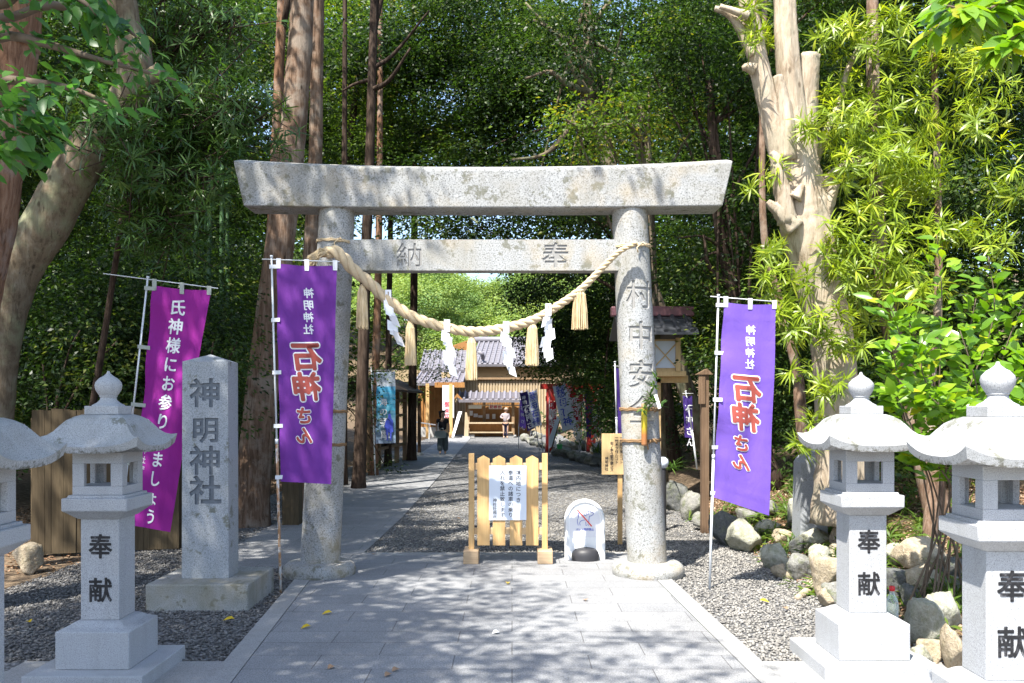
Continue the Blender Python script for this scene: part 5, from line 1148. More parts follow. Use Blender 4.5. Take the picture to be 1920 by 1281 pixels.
# exposed root
def foot_px(x, y):                                # where the line of sight through a photo pixel meets the bed
    for k_ in range(900):
        q = W(x, y, 5.6 + k_ * .01)
        if q.z <= max(bedz(q.x, q.y), 0): break
    return q
rp_ = [W(1578, 905, 9.8)] + [foot_px(x, y) for x, y in ((1582, 1000), (1566, 1045), (1546, 1080), (1520, 1108), (1495, 1126))]; rp_[0].z = bedz(rp_[0].x, rp_[0].y) + .1
rt_ = MB().tube(catmull([p + Vector((0, 0, .02)) for p in rp_], 5), list(np.linspace(.13, .03, 26)), 14, jit=.08, rng=rg)
# becomes part of the pale tree below
ROOT = rt_

# ================================================================== TREES AND PLANTS
G_ = np.random.default_rng(77)
def limb(mb, pts, r0, r1, n=9, jit=.07, seed=0, steps=5):
    P = catmull(pts, steps); k = len(P); rr = random.Random(seed)
    mb.tube(P, [(r0 + (r1 - r0) * (i / (k - 1)) ** .85) * (1 + rr.uniform(-jit, jit) * .5) for i in range(k)], n, jit=jit, rng=rr)
def tree(name, base, lab, cat='tree', group=None): return thing(name, base, lab, cat, group)
def straight(name, lab, foot, pts_px, Y, mat, wpx, top=13., crown=None, seed=0, leafmat='leaf_cedar', limbs=()):
    """a tall trunk through photo points at depth Y, carried on above the picture to its crown"""
    P = [W(x, y, Y) for x, y in pts_px]; P[0].z = bedz(P[0].x, P[0].y) - .1
    d = (P[-1] - P[-2]).normalized(); k = (top - P[-1].z) / max(.2, d.z); P.append(P[-1] + Vector((d.x * k * .7, d.y * k, top - P[-1].z)))
    o = tree(name, P[0], lab); mb = MB(); r = wpx / 2 / F * Y
    Q = catmull(P, 7); H = Q[-1].z - Q[0].z; rr = random.Random(seed)
    mb.tube(Q, [max(.03, r * (1.0 - .62 * (q.z - Q[0].z) / H + .35 * max(0, 1 - (q.z - Q[0].z) / .7) ** 2)) for q in Q], 18, jit=.05, rng=rr)
    for a, b, c_, r0 in limbs: limb(mb, [W(*a), W(*b), W(*c_)], r0, r0 * .35, 7, .08, seed)
    tr = mb.build('trunk', M[mat], o, True)
    if crown:
        lobes = []; tp = Q[-1]
        for cx_, cy_, cz_, rx, ry, rz, n in crown:
            for i in range(n):
                u = unit(G_, 1)[0] * G_.random() ** .4; s = G_.uniform(.30, .48)
                lobes.append((cx_ + u[0] * rx, cy_ + u[1] * ry, cz_ + u[2] * rz, rx * s, ry * s, rz * s * .8))
        lv = Leaves(); lobes_leaves(G_, lv, lobes, CD, .13, .42, 'rhomb', .2, 12, .4); lv.build('crown', M[leafmat], o)
        m2 = MB()
        for i, lb in enumerate(lobes[::2]):
            c = Vector(lb[:3]); q = Q[min(len(Q) - 1, max(0, int(len(Q) * .75)))]
            if c.z > 3: limb(m2, [q.lerp(tp, (i % 5) / 5), (q + c) / 2 + Vector((0, 0, .3)), c], .07, .02, 5, .1, i)
        m2.build('branches', M['bark_dark'], o, True)
    return o
CD = 190
# --- left side
straight('cedar_tree', 'big reddish cedar trunk leaning in at the left edge of the photo', None, [(-135, 1000), (-105, 800), (-70, 560), (-38, 417), (-8, 217), (14, 67), (24, -40)], 7.6, 'bark_red', 146, 11, [(-5.0, 5.6, 10.0, 2.4, 2.2, 1.7, 9)], 1)
o = tree('leaning_tree', W(0, 800, 9.6), 'thick crooked lichened trunk bending right at the left edge')
mb = MB(); Y = 9.6
pts = [(-12, 960, 58), (-8, 800, 58), (0, 660, 66), (16, 560, 76), (40, 490, 84), (84, 425, 84), (136, 330, 80), (188, 250, 72), (246, 175, 66), (252, 110, 62), (232, 50, 60), (222, -20, 58)]
P = catmull([W(x, y, Y) for x, y, _ in pts], 5); wd = np.interp(np.linspace(0, len(pts) - 1, len(P)), range(len(pts)), [p[2] for p in pts])
P += [P[-1] + Vector((-.1, -.3, 1.5)), P[-1] + Vector((-.3, -1, 3.5))]; wd = list(wd) + [48, 20]
mb.tube(P, [x / 2 / F * Y for x in wd], 18, jit=.06, rng=random.Random(2))
limb(mb, [W(250, 168, Y), W(285, 146, Y - .1), W(303, 128, Y - .1)], .12, .075, 10, .1, 3)
limb(mb, [P[-2], P[-2] + Vector((-1.2, -1.2, 1)), P[-2] + Vector((-2.6, -2.6, 1.8))], .12, .04, 7, .1, 4); limb(mb, [P[-2], P[-2] + Vector((.9, -.8, 1)), P[-2] + Vector((1.5, -2, 1.9))], .1, .03, 7, .1, 5)
mb.build('trunk', M['bark_moss'], o, True)
lobes = [(x + G_.normal() * .15, y + G_.normal() * .15, z, r, r, r * .6) for x, y, z, r in [(-6.2, 4.6, 8.2, 1.0), (-5.2, 5.2, 8.4, 1.0), (-4.4, 4.7, 8.6, .9), (-3.6, 5.4, 8.8, .8), (-5.9, 6.3, 8.4, 1.0), (-4.8, 6.5, 8.8, .9), (-6.8, 5.6, 8.0, 1.0), (-3.9, 6.9, 9.2, .7), (-2.9, 6.2, 9.0, .55), (-7.4, 7.2, 8.4, 1.2), (-6.2, 7.8, 9.0, 1.1), (-5.0, 8.4, 9.4, .9), (-1.6, 6.9, 9.2, .45), (-.5, 6.6, 9.4, .4), (-3.2, 8.6, 10, .8), (-1.8, 9.4, 10.4, .7)]]
lv = Leaves(); lobes_leaves(G_, lv, lobes, 420, .13, .5, 'rhomb', .17, 12, .4); lv.build('crown', M['leaf_mid'], o)
straight('cedar_tree', 'tall pale grey cedar leaning right behind the left torii pillar', None, [(468, 990), (480, 860), (496, 700), (522, 490), (545, 300), (560, 130), (569, -30)], 13.2, 'bark_cedar', 66, 14, [(-2.6, 12.6, 12.2, 2.6, 2.4, 2.0, 10)], 5)
straight('cedar_tree', 'slim red barked cedar trunk just left of the pale grey cedar', None, [(470, 960), (492, 700), (508, 480), (517, 300), (524, 120), (530, -30)], 15.5, 'bark_red', 27, 15, [(-4.6, 15.5, 13, 2.2, 2, 1.8, 6)], 6)
straight('cedar_tree', 'brown cedar trunk just right of the pale grey cedar', None, [(556, 960), (570, 700), (582, 480), (591, 300), (594, 120), (597, -30)], 14.9, 'bark_cedar', 34, 15, [(-3.2, 15, 13.5, 2.2, 2, 1.8, 6)], 7)
straight('cedar_tree', 'thin dark straight trunk rising just left of the far path', None, [(644, 905), (645, 600), (646, 300), (647, -30)], 20, 'bark_dark', 15, 15, None, 8)
straight('cedar_tree', 'dark cedar trunk with sunlit base right of the left torii pillar', None, [(672, 905), (680, 700), (686, 480), (693, 300), (698, 130), (702, -30)], 19.0, 'bark_dark', 25, 16, [(-2.6, 18.5, 13, 2.4, 2.4, 2.2, 8)], 9, limbs=[((695, 170, 19), (730, 150, 18.8), (770, 90, 18.6), .07), ((697, 130, 19), (740, 100, 19), (805, 20, 18.6), .06), ((694, 150, 19), (665, 158, 19), (640, 172, 19), .05)])
straight('cedar_tree', 'sunlit brown trunk behind the dark cedar near the blue banner', None, [(700, 895), (704, 700), (708, 560), (712, 300), (713, -30)], 22.5, 'bark_red', 17, 16, None, 10)
straight('cedar_tree', 'slender dark trunk seen left of the first paper streamer', None, [(727, 880), (729, 600), (732, 430), (734, 200), (735, -30)], 26, 'bark_dark', 13, 16, None, 11)
straight('cedar_tree', 'straight brown trunk behind the second straw tassel', None, [(772, 868), (774, 700), (777, 480), (777, 300), (775, -30)], 28.5, 'bark_dark', 17, 17, [(-3.4, 28, 14.5, 3, 2.6, 2.5, 8)], 12)
# beech whose boughs hang into the top left corner
o = tree('beech_tree', (-4.6, 2.6, 0), 'soft leaved branches hanging into the top left corner of the photo', 'tree')
mb = MB(); limb(mb, [(-4.6, 2.6, -.1), (-4.5, 2.7, 2.5), (-4.2, 2.8, 5), (-4.0, 3.0, 8)], .24, .08, 14, .06, 3, 6)
sprays = [[W(-160, 30, 3.9), W(40, 70, 3.6), W(180, 110, 3.5), W(330, 150, 3.45)], [W(-160, 0, 3.9), W(100, 10, 3.7), W(210, 40, 3.6), W(265, 75, 3.5)], [W(-160, 120, 3.6), W(20, 150, 3.4), W(130, 165, 3.35), W(215, 200, 3.3)], [W(-160, 150, 3.2), W(-20, 190, 3.05), W(40, 200, 3.0), W(85, 225, 2.95)], [W(-160, 220, 3.2), W(-40, 260, 3.1), W(20, 272, 3.0), W(45, 285, 3.0)], [W(-160, -60, 3.6), W(60, -30, 3.5), W(150, 0, 3.4), W(180, 30, 3.4)]]
P_, A_, N_ = [], [], []
for i, s in enumerate(sprays):
    limb(mb, [(-4.25, 2.85, 3.9 + .2 * i)] + s, .035, .004, 6, .05, i, 6); C_ = catmull(s, 9)[5:]
    for j, p in enumerate(C_):
        tg = (C_[min(j + 1, len(C_) - 1)] - C_[max(0, j - 1)]).normalized()
        for sd in (-1, 1):
            for q in range(2):
                side = Vector((0, 0, 1)).cross(tg).normalized() * sd
                P_.append(p + Vector(G_.normal(size=3)) * .035); A_.append(tg * .5 + side * .9 + Vector(G_.normal(size=3)) * .35 - Vector((0, 0, .35))); N_.append(Vector((0, 0, 1)) + Vector(G_.normal(size=3)) * .35 - Vector((0, .35, 0)))
mb.build('trunk', M['twig'], o, True)
lv = Leaves(); n = len(P_); lv.add('broad', np.array(P_), np.array(A_), np.array(N_), 0.074 * G_.uniform(.7, 1.25, n), .038 * G_.uniform(.8, 1.2, n), np.clip(G_.normal(.45, .2, n), 0, 1), .16, .16); lv.build('foliage', M['leaf_beech'], o)
lobes = [((-5.3 + u[0] * 2.1), 2.2 + u[1] * 2.7, 8.3 + u[2] * 1.1, r, r, r * .6) for u, r in ((unit(G_, 1)[0] * G_.random() ** .45, G_.uniform(.6, 1.0)) for _ in range(34))]
lobes += [(x, y, z, r, r, r * .6) for x, y, z, r in [(-3.1, .6, 8.4, .5), (-2.5, 1.3, 8.6, .45), (-3.2, 1.9, 8.5, .55), (-2.2, .3, 8.5, .5), (-1.5, 1.0, 8.6, .4), (-2.9, 2.9, 8.7, .4), (-1.6, .0, 8.4, .4), (-3.3, -.3, 8.3, .7), (-2.4, -.7, 8.3, .6), (-1.9, 2.0, 8.8, .3), (-3.0, 3.8, 8.8, .45)]]
lv = Leaves(); lobes_leaves(G_, lv, lobes, 620, .13, .5, "rhomb", .15, 12, .4); lv.build('crown', M['leaf_mid'], o)
# narrow leaved branches in the middle of the left side
def narrow_tree(name, lab, base, stem, boughs, Y, nper, L, Wd, mat, bark, per=12, spread=.28, tint=.5, droop=.35, wid=.05):
    o = tree(name, base, lab); mb = MB(); limb(mb, stem, wid, wid * .4, 10, .06, 5, 6); C_ = []; D_ = []
    for i, b in enumerate(boughs):
        pts = [W(*p) for p in b]; limb(mb, pts, .025, .006, 6, .06, i, 5); c = catmull(pts, 10)
        for p in c[2:]:
            for q in range(nper):
                off = Vector(G_.normal(size=3)) * spread * Vector((1, 1, .7)).length / 1.7; C_.append(p + off); D_.append(off * 1.2 + Vector((0, -.12, .28)) + Vector(G_.normal(size=3)) * .15)
        for k_ in range(len(C_) - len(c[2:]) * nper, len(C_), 2): mb.tube([c[min(len(c) - 1, 2 + (k_ % max(1, len(c) - 2)))], Vector(C_[k_])], .006, 4)
    mb.build('trunk', M[bark], o, True); lv = Leaves(); rosettes(G_, lv, np.array(C_), np.array(D_), per, L, Wd, tint, droop); lv.build('foliage', M[mat], o); return o
Y = 9.8
narrow_tree('podocarpus_tree', 'dark narrow leaved tree spreading in front of the crooked trunk', W(150, 905, 11.2), [W(150, 905, 11.2), W(200, 600, 11), W(240, 330, 10.6), W(250, 200, 10.4)], [[(240, 330, 10.6), (330, 230, 10), (420, 200, 9.8), (470, 195, 9.8)], [(240, 330, 10.6), (300, 260, 9.9), (300, 220, 9.7), (310, 200, 9.6)], [(240, 380, 10.6), (280, 320, 9.9), (360, 320, 9.8), (410, 340, 9.7)], [(230, 330, 10.6), (250, 300, 9.2), (230, 240, 9), (170, 200, 9)], [(230, 400, 10.6), (270, 400, 10), (310, 420, 10), (340, 440, 10)], [(250, 220, 10.4), (330, 90, 10.4), (390, 60, 10.3), (450, 30, 10.3)], [(250, 220, 10.4), (300, 120, 10.4), (300, 60, 10.3), (290, 10, 10.3)], [(250, 260, 10.4), (380, 260, 10.2), (430, 250, 10), (500, 215, 10)]], Y, 5, .17, .017, 'leaf_podo_dark', 'bark_dark', 12, .24, .45)
# bamboo
for i, (x0, x1, Y, lab) in enumerate([(388, 396, 16, 'thickest green bamboo cane left of the torii'), (412, 419, 17, 'green bamboo cane with a sunlit middle left of the torii'), (428, 424, 18.5, 'thin green bamboo cane nearest the torii lintel'), (365, 372, 18, 'dark bamboo cane farthest left behind the magenta banner')]):
    a, b = W(x0, 900, Y), W(x1, -40, Y); a.z = bedz(a.x, a.y) - .05; o = tree('bamboo', a, lab, 'bamboo', 'bamboo canes left of the torii'); mb = MB(); n = 30; P = []; Rr = []
    for k in range(n):
        q = k / n; p = a.lerp(b, q); P += [p, p + Vector((0, 0, .012)), p + Vector((0, 0, .024))]; r = .048 * (1 - .3 * q); Rr += [r, r * 1.16, r]
    mb.tube(P, Rr, 10); mb.build('cane', M['bamboo_green'], o, True)
    lv = Leaves(); rosettes(G_, lv, np.array([b + Vector(G_.normal(size=3)) * .6 for _ in range(50)]), G_.normal(size=(50, 3)), 8, .16, .02, .5); lv.build('foliage', M['leaf_podo_dark'], o)

# --- right side: the big pale tree
Y = 9.8; base = W(1578, 800, Y); base.z = bedz(base.x, base.y) - .15
o = tree('podocarpus_tree', base, 'big pale smooth trunk with lopped forks and bright narrow leaves', 'tree')
mb = MB()
def pxlimb(pts, n=16, jit=.05, seed=0, steps=5, Yd=Y):
    n = n + 8; steps = 8; jit = jit * 1.25
    P = catmull([W(x, y, Yd + (p[0] if p else 0)) for x, y, _, *p in pts], steps); wd = np.interp(np.linspace(0, len(pts) - 1, len(P)), range(len(pts)), [p[2] for p in pts]); mb.tube(P, [w_ / 2 / F * Yd for w_ in wd], n, jit=jit, rng=random.Random(seed))
pxlimb([(1582, 980, 120), (1578, 860, 92), (1567, 720, 78), (1556, 620, 76), (1530, 520, 84), (1512, 430, 92), (1506, 380, 88), (1500, 330, 76), (1490, 250, 52), (1482, 170, 46), (1474, 70, 42), (1470, -30, 38), (1462, -200, 30)], 20, .05, 1)
pxlimb([(1520, 470, 46), (1492, 400, 50), (1478, 340, 46), (1458, 270, 42), (1442, 200, 40), (1427, 140, 38), (1415, 80, 36), (1404, 20, 34), (1396, -40, 28)], 14, .06, 2, 5, Y - .05)
pxlimb([(1512, 330, 40), (1512, 250, 38), (1514, 170, 38), (1516, 104, 40)], 12, .08, 3, 5, Y + .12)
pxlimb([(1478, 300, 30), (1474, 220, 26), (1466, 175, 20), (1458, 142, 16)], 10, .1, 4, 5, Y - .15)
pxlimb([(1412, 105, 20), (1395, 70, 17), (1378, 38, 15), (1360, 22, 14), (1340, 16, 10)], 9, .1, 5, 4, Y - .1)
pxlimb([(1404, 30, 18), (1380, 22, 13), (1350, 12, 9)], 8, .1, 6, 4, Y - .2)
pxlimb([(1416, 130, 22), (1402, 126, 18), (1392, 128, 9)], 8, .15, 7, 4, Y - .15)
pxlimb([(1478, 420, 34), (1462, 330, 26), (1455, 298, 20), (1447, 285, 9)], 9, .12, 8, 4, Y - .2)
pxlimb([(1490, 430, 40), (1462, 396, 26), (1448, 386, 17), (1439, 378, 10)], 9, .12, 9, 4, Y - .2)
pxlimb([(1490, 372, 26), (1502, 352, 12), (1507, 346, 6)], 8, .1, 10, 4, Y - .25)
pxlimb([(1530, 420, 40), (1552, 380, 26), (1566, 345, 16)], 8, .1, 11, 4, Y - .1)
pxlimb([(1500, 380, 30), (1535, 280, 20), (1572, 200, 13), (1590, 130, 11), (1640, 40, 9)], 8, .1, 12, 4, Y + .35)
pxlimb([(1470, -20, 30), (1520, -90, 22), (1600, -160, 15)], 8, .1, 13, 4, Y)
pxlimb([(1535, 370, 26), (1566, 325, 20), (1610, 300, 14), (1660, 290, 10)], 8, .1, 14, 4, Y + .2)
tr = mb.build('trunk', M['bark_pale'], o, True)
ROOT.build('root', M['bark_pale'], o, True)
C_, D_ = [], []
def ros_cloud(c, r, n, out=(0, -.5, .5), Yd=Y):
    """rosettes over a bough's mass: c centre px, r radii px"""
    cc = W(c[0], c[1], c[2]); rx, rz = r[0] / F * c[2], r[1] / F * c[2]
    for _ in range(n):
        u = unit(G_, 1)[0]; u = u * (.45 + .6 * G_.random() ** .5); C_.append(cc + Vector((u[0] * rx, u[1] * .5 * (rx + rz) * .6, u[2] * rz))); D_.append(Vector(u * .8) + Vector(out) * .7 + Vector(G_.normal(size=3)) * .25)
for c, r, n in [((1600, 220, 9.7), (75, 90), 34), ((1690, 210, 9.8), (95, 85), 44), ((1640, 300, 9.4), (95, 55), 36), ((1720, 320, 9.6), (80, 50), 30), ((1590, 60, 9.9), (70, 50), 22), ((1700, 60, 9.7), (110, 55), 36), ((1650, 400, 9.3), (70, 45), 20), ((1790, 420, 9.2), (70, 30), 16), ((1570, 450, 9.4), (45, 60), 16), ((1640, 500, 9.2), (80, 60), 30), ((1700, 470, 9.2), (60, 50), 16), ((1720, 540, 9.0), (60, 25), 10), ((1500, 600, 9.3), (55, 40), 18), ((1555, 600, 9.2), (50, 35), 14), ((1590, 640, 9.2), (45, 25), 10), ((1470, 525, 9.4), (60, 45), 22), ((1455, 460, 9.6), (35, 35), 9), ((1500, 700, 9.3), (25, 22), 4), ((1560, 730, 8.9), (35, 35), 8), ((1520, 790, 9.2), (20, 20), 4), ((1505, 830, 9.0), (22, 14), 4), ((1620, 780, 9.0), (40, 20), 5), ((1450, 320, 9.6), (28, 25), 5), ((1420, 60, 9.6), (25, 25), 4), ((1405, 5, 9.6), (30, 15), 5), ((1440, 75, 9.9), (18, 40), 5), ((1405, 80, 9.4), (14, 12), 2), ((1408, 350, 10), (18, 18), 2), ((1525, 230, 9.4), (30, 28), 6), ((1850, 200, 9.4), (60, 110), 26), ((1890, 330, 9.2), (40, 80), 14), ((1840, 90, 9.6), (70, 40), 18), ((1875, 450, 9.0), (40, 50), 9), ((1560, 150, 10.2), (60, 60), 12), ((1760, 140, 10.1), (70, 60), 16), ((1680, 250, 10.4), (140, 160), 46), ((1620, 560, 9.9), (90, 90), 26)]:
    ros_cloud(c, r, n)
lv = Leaves(); rosettes(G_, lv, np.array(C_), np.array(D_), 17, .18, .019, .64, .38); lv.build('foliage', M['leaf_podo'], o)
lobes = [(4.6 + u[0] * 2.4, 12.2 + u[1] * 1.4, 9.6 + u[2] * 1.4, r, r, r * .7) for u, r in ((unit(G_, 1)[0] * G_.random() ** .4, G_.uniform(.7, 1.1)) for _ in range(22))]
lv = Leaves(); lobes_leaves(G_, lv, lobes, 170, .16, .32, 'rhomb', .2, 12, .4); lv.build('crown', M['leaf_podo'], o)

# camellia bush behind the right lanterns
base = W(1760, 1000, 7.2); base.z = bedz(base.x, base.y) - .05
o = tree('camellia_bush', base, 'sunlit bush with large glossy oval leaves above the right lanterns', 'shrub')
mb = MB(); P_, A_, N_ = [], [], []
stems = [[(1740, 940, 7.2), (1712, 760, 7.0), (1690, 640, 6.9), (1665, 560, 6.85)], [(1760, 940, 7.3), (1760, 760, 7.1), (1766, 560, 7.0), (1756, 440, 7.0)], [(1780, 940, 7.2), (1800, 780, 7.1), (1862, 600, 7.0), (1853, 480, 7.0)], [(1800, 940, 7.2), (1850, 780, 7.0), (1890, 640, 6.9), (1925, 560, 6.9)], [(1750, 940, 7.2), (1700, 800, 6.8), (1682, 700, 6.6), (1672, 650, 6.5)], [(1770, 940, 7.1), (1770, 800, 6.7), (1730, 700, 6.6), (1730, 640, 6.6)], [(1790, 940, 7.1), (1830, 800, 6.7), (1830, 720, 6.6), (1800, 620, 6.6)], [(1790, 940, 7.1), (1730, 840, 6.6), (1690, 760, 6.5), (1670, 735, 6.4)], [(1800, 940, 7), (1790, 800, 6.5), (1760, 760, 6.4), (1740, 740, 6.4)], [(1810, 940, 7.1), (1880, 760, 6.8), (1915, 700, 6.7), (1940, 660, 6.7)], [(1780, 940, 7.1), (1810, 720, 7.2), (1815, 640, 7.2), (1830, 560, 7.2)], [(1790, 940, 7.1), (1750, 720, 7.3), (1720, 640, 7.3), (1700, 600, 7.3)], [(1790, 940, 7.1), (1900, 800, 6.4), (1930, 760, 6.3), (1950, 740, 6.3)], [(1760, 940, 7.2), (1740, 880, 6.9), (1720, 850, 6.7), (1700, 830, 6.6)]]
for i, s in enumerate(stems):
    pts = [W(*p) for p in s]; limb(mb, [base + Vector((G_.normal() * .22, G_.normal() * .15, .02))] + pts, .009, .003, 6, .04, i, 6); c = catmull(pts, 12)
    for j, p in enumerate(c):
        if j < 7: continue
        tg = (c[min(j + 1, len(c) - 1)] - c[j - 1]).normalized()
        dense = 1 if i in (1, 2) and j > 30 else 2 + j % 2
        for q in range(dense):
            a = j * 2.4 + q * 2.0 + G_.uniform(-.4, .4); side = Vector((math.cos(a), math.sin(a) - .25, .25))
            P_.append(p + side * G_.uniform(.01, .13 if dense > 1 else .02)); A_.append(side + tg * .35 + Vector(G_.normal(size=3)) * .3 - Vector((0, 0, .15))); N_.append(Vector((-.2, -.55, .75)) + Vector(G_.normal(size=3)) * .35)
mb.build('stem', M['twig'], o, True); n = len(P_)
lv = Leaves(); lv.add('broad', np.array(P_), np.array(A_), np.array(N_), 0.142 * G_.uniform(.6, 1.15, n), .074 * G_.uniform(.75, 1.15, n), np.clip(G_.normal(.5, .22, n), 0, 1), .14, .18); lv.build('foliage', M['leaf_camellia'], o)
# big leaves in the top right corner
o = tree('camellia_tree', (4.3, 4.2, 0), 'large bright leaves hanging into the top right corner of the photo', 'tree')
mb = MB(); limb(mb, [(4.3, 4.2, -.1), (4.2, 4.2, 2.5), (4.0, 4.1, 5)], .1, .05, 10, .06, 1, 5); P_, A_, N_ = [], [], []
for i, s in enumerate([[(2080, -60, 4.4), (1920, -10, 4.2), (1840, 20, 4.1), (1770, 10, 4.1)], [(2080, 40, 4.2), (1960, 40, 4.1), (1900, 70, 4.0), (1890, 100, 4.0)], [(2080, -60, 4.4), (1960, -20, 4.3), (1880, -5, 4.2), (1800, 50, 4.2)], [(2080, -100, 4.4), (1900, -50, 4.3), (1800, -20, 4.3), (1755, 60, 4.2)]]):
    pts = [W(*p) for p in s]; limb(mb, [(4.05, 4.1, 4.2)] + pts, .02, .004, 6, .04, i, 6); c = catmull(pts, 9)[6:]
    for j, p in enumerate(c):
        for q in range(3):
            side = Vector((math.cos(j * 2.4 + q * 2.1), math.sin(j * 2.4 + q * 2.1) * .6, -.35)); P_.append(p + side * .03); A_.append(side + Vector(G_.normal(size=3)) * .25); N_.append(Vector((-.2, -.4, .8)) + Vector(G_.normal(size=3)) * .3)
mb.build('trunk', M['twig'], o, True); n = len(P_)
lv = Leaves(); lv.add('broad', np.array(P_), np.array(A_), np.array(N_), 0.135 * G_.uniform(.7, 1.2, n), .066 * G_.uniform(.8, 1.15, n), np.clip(G_.normal(.6, .2, n), 0, 1), .2, .18); lv.build('foliage', M['leaf_camellia'], o)

# --- broadleaf trees either side of the far path
def broad(name, lab, base, trunk_pts, r, lobes, dens, L, mat, bark='bark_dark', limbs=(), wr=.5, clump=.16, tb=0., per=13):
    base = Vector(base); base.z = bedz(base.x, base.y) - .1; o = tree(name, base, lab); mb = MB(); tp = [base] + [Vector(p) for p in trunk_pts]
    limb(mb, tp, r, r * .45, 12, .07, int(abs(base.x * 10)), 6); top = tp[-1]
    for i, lp in enumerate(limbs): limb(mb, [W(*p) for p in lp], r * .5, r * .12, 8, .08, i, 5)
    for i, lb in enumerate(lobes):
        if i % 3 == 0 and lb[2] < 9.3: q = tp[1].lerp(top, (i % 7) / 7); c = Vector(lb[:3]); limb(mb, [q, (q + c) / 2 + Vector((0, 0, .15)), c], r * .28, .012, 6, .1, i, 4)
    mb.build('trunk', M[bark], o, True)
    lv = Leaves(); lobes_leaves(G_, lv, lobes, dens, L, wr, 'rhomb', clump, per, .45, tb); lv.build('crown', M[mat], o); return o
def cloud(cx, cy, cz, rx, ry, rz, n, s0=.25, s1=.45, flat=.5):
    out = []
    for _ in range(n):
        u = unit(G_, 1)[0] * G_.random() ** .38; s = G_.uniform(s0, s1) * (rx + ry + rz) / 3; out.append((cx + u[0] * rx, cy + u[1] * ry, cz + u[2] * rz, s, s, s * flat))
    return out
# evergreen with bare grey limbs over the middle of the lintel
broad('evergreen_tree', 'evergreen with bare pale grey limbs above the right half of the lintel', (4.0, 17.5, 0), [W(1125, 260, 17.4), W(1104, 170, 17.3), W(1103, 60, 17.3), W(1100, -60, 17.3)], .17, cloud(2.0, 17.5, 9.6, 2.6, 1.6, 2.4, 24) + cloud(1.3, 18, 6.4, 1.8, 1.2, 1.2, 9) + cloud(2.8, 17, 6.6, 1.5, 1.2, 1.5, 10), 620, .09, 'leaf_dark', 'bark_moss', [[(1105, 180, 17.3), (1080, 140, 17), (1050, 80, 16.9), (985, 5, 16.8)], [(1100, 175, 17.3), (1060, 155, 16.9), (1030, 135, 16.8), (985, 148, 16.7)], [(1104, 170, 17.3), (1085, 100, 17), (1040, 60, 16.9), (1000, 38, 16.8)], [(1103, 60, 17.3), (1130, 20, 17.2), (1165, -20, 17.2)], [(1095, 190, 17.2), (1060, 250, 17), (1020, 290, 16.9), (960, 300, 16.8)]])
# right hand dark broadleaf behind the torii pillar
broad('evergreen_tree', 'dense glossy evergreen filling the space between torii and pale tree', (4.3, 14.6, 0), [W(1395, 720, 14.6), W(1370, 540, 14.5), W(1345, 400, 14.5), W(1330, 150, 14.5)], .13, cloud(3.6, 14.4, 5.6, 1.7, .9, 2.0, 26) + cloud(3.9, 14.6, 2.9, 1.5, .7, 1.4, 18) + cloud(3.0, 14.6, 8.0, 2.4, 1.4, 1.3, 14) + cloud(2.4, 11.3, 10.3, 3.2, 1.7, .7, 26, .3, .5), 800, .08, 'leaf_dark', 'bark_dark', [[(1395, 720, 14.6), (1420, 600, 14.5), (1432, 480, 14.4), (1450, 400, 14.3)], [(1370, 540, 14.5), (1330, 500, 14.3), (1320, 440, 14.3)]])  # last cloud is an unseen canopy added to shade the foliage behind it
broad('evergreen_tree', 'bright sunlit leafy spray hanging over the lintel near the right pillar', (2.6, 15.6, 0), [W(1230, 700, 15.6), W(1215, 350, 15.5), W(1200, 200, 15.4)], .14, [(*W(x, y, 13.6 + .2 * (i % 3)), .42, .4, .2) for i, (x, y) in enumerate([(1075, 225), (1110, 240), (1090, 265), (1140, 255), (1060, 215), (1120, 275), (1150, 225), (1185, 290), (1165, 185), (1200, 240)])] + cloud(W(1230, 0, 15).x, 15.2, 6.6, .9, .7, 1.6, 12), 560, .085, 'leaf_mid', 'bark_moss', [[(1200, 240, 15.4), (1150, 235, 14.4), (1100, 240, 13.7), (1060, 225, 13.6)]], tb=.25)
# low dark crown over the red banners, right of the building
broad('evergreen_tree', 'wide dark evergreen overhanging the red and white banners', (3.6, 25, 0), [(3.3, 25, 2.5), (2.9, 25, 4.5), (2.8, 25, 7)], .2, [(*W(x, y, Y), r, r * .9, r * .55) for x, y, Y, r in [(1010, 690, 27, .7), (1050, 660, 27, .9), (1100, 690, 25, .9), (1060, 610, 27, 1.0), (1110, 620, 25, 1.0), (1140, 560, 24, 1.0), (1040, 560, 27, .9), (1090, 545, 26, 1.0), (1000, 640, 28, .7), (1140, 660, 24, .8), (1150, 740, 23, .7), (1125, 720, 24, .6), (975, 560, 28, .8), (1000, 530, 28, .9), (1030, 640, 26, .8), (1070, 640, 26, .9), (1110, 655, 25, .9), (1140, 610, 24, .9), (1085, 600, 26, .9), (1050, 690, 26, .7), (1140, 700, 24, .8), (1015, 665, 27, .7), (1090, 720, 25, .5), (1045, 610, 27, .8), (1005, 610, 28, .7), (1120, 590, 25, .9), (1115, 745, 24, .45), (1130, 770, 23, .45), (1130, 790, 22, .6), (1155, 800, 22, .6), (1200, 700, 22, .9), (1210, 600, 22, 1.0), (1260, 800, 21, .8), (1180, 770, 22, .6)]], 700, .10, 'leaf_dark')
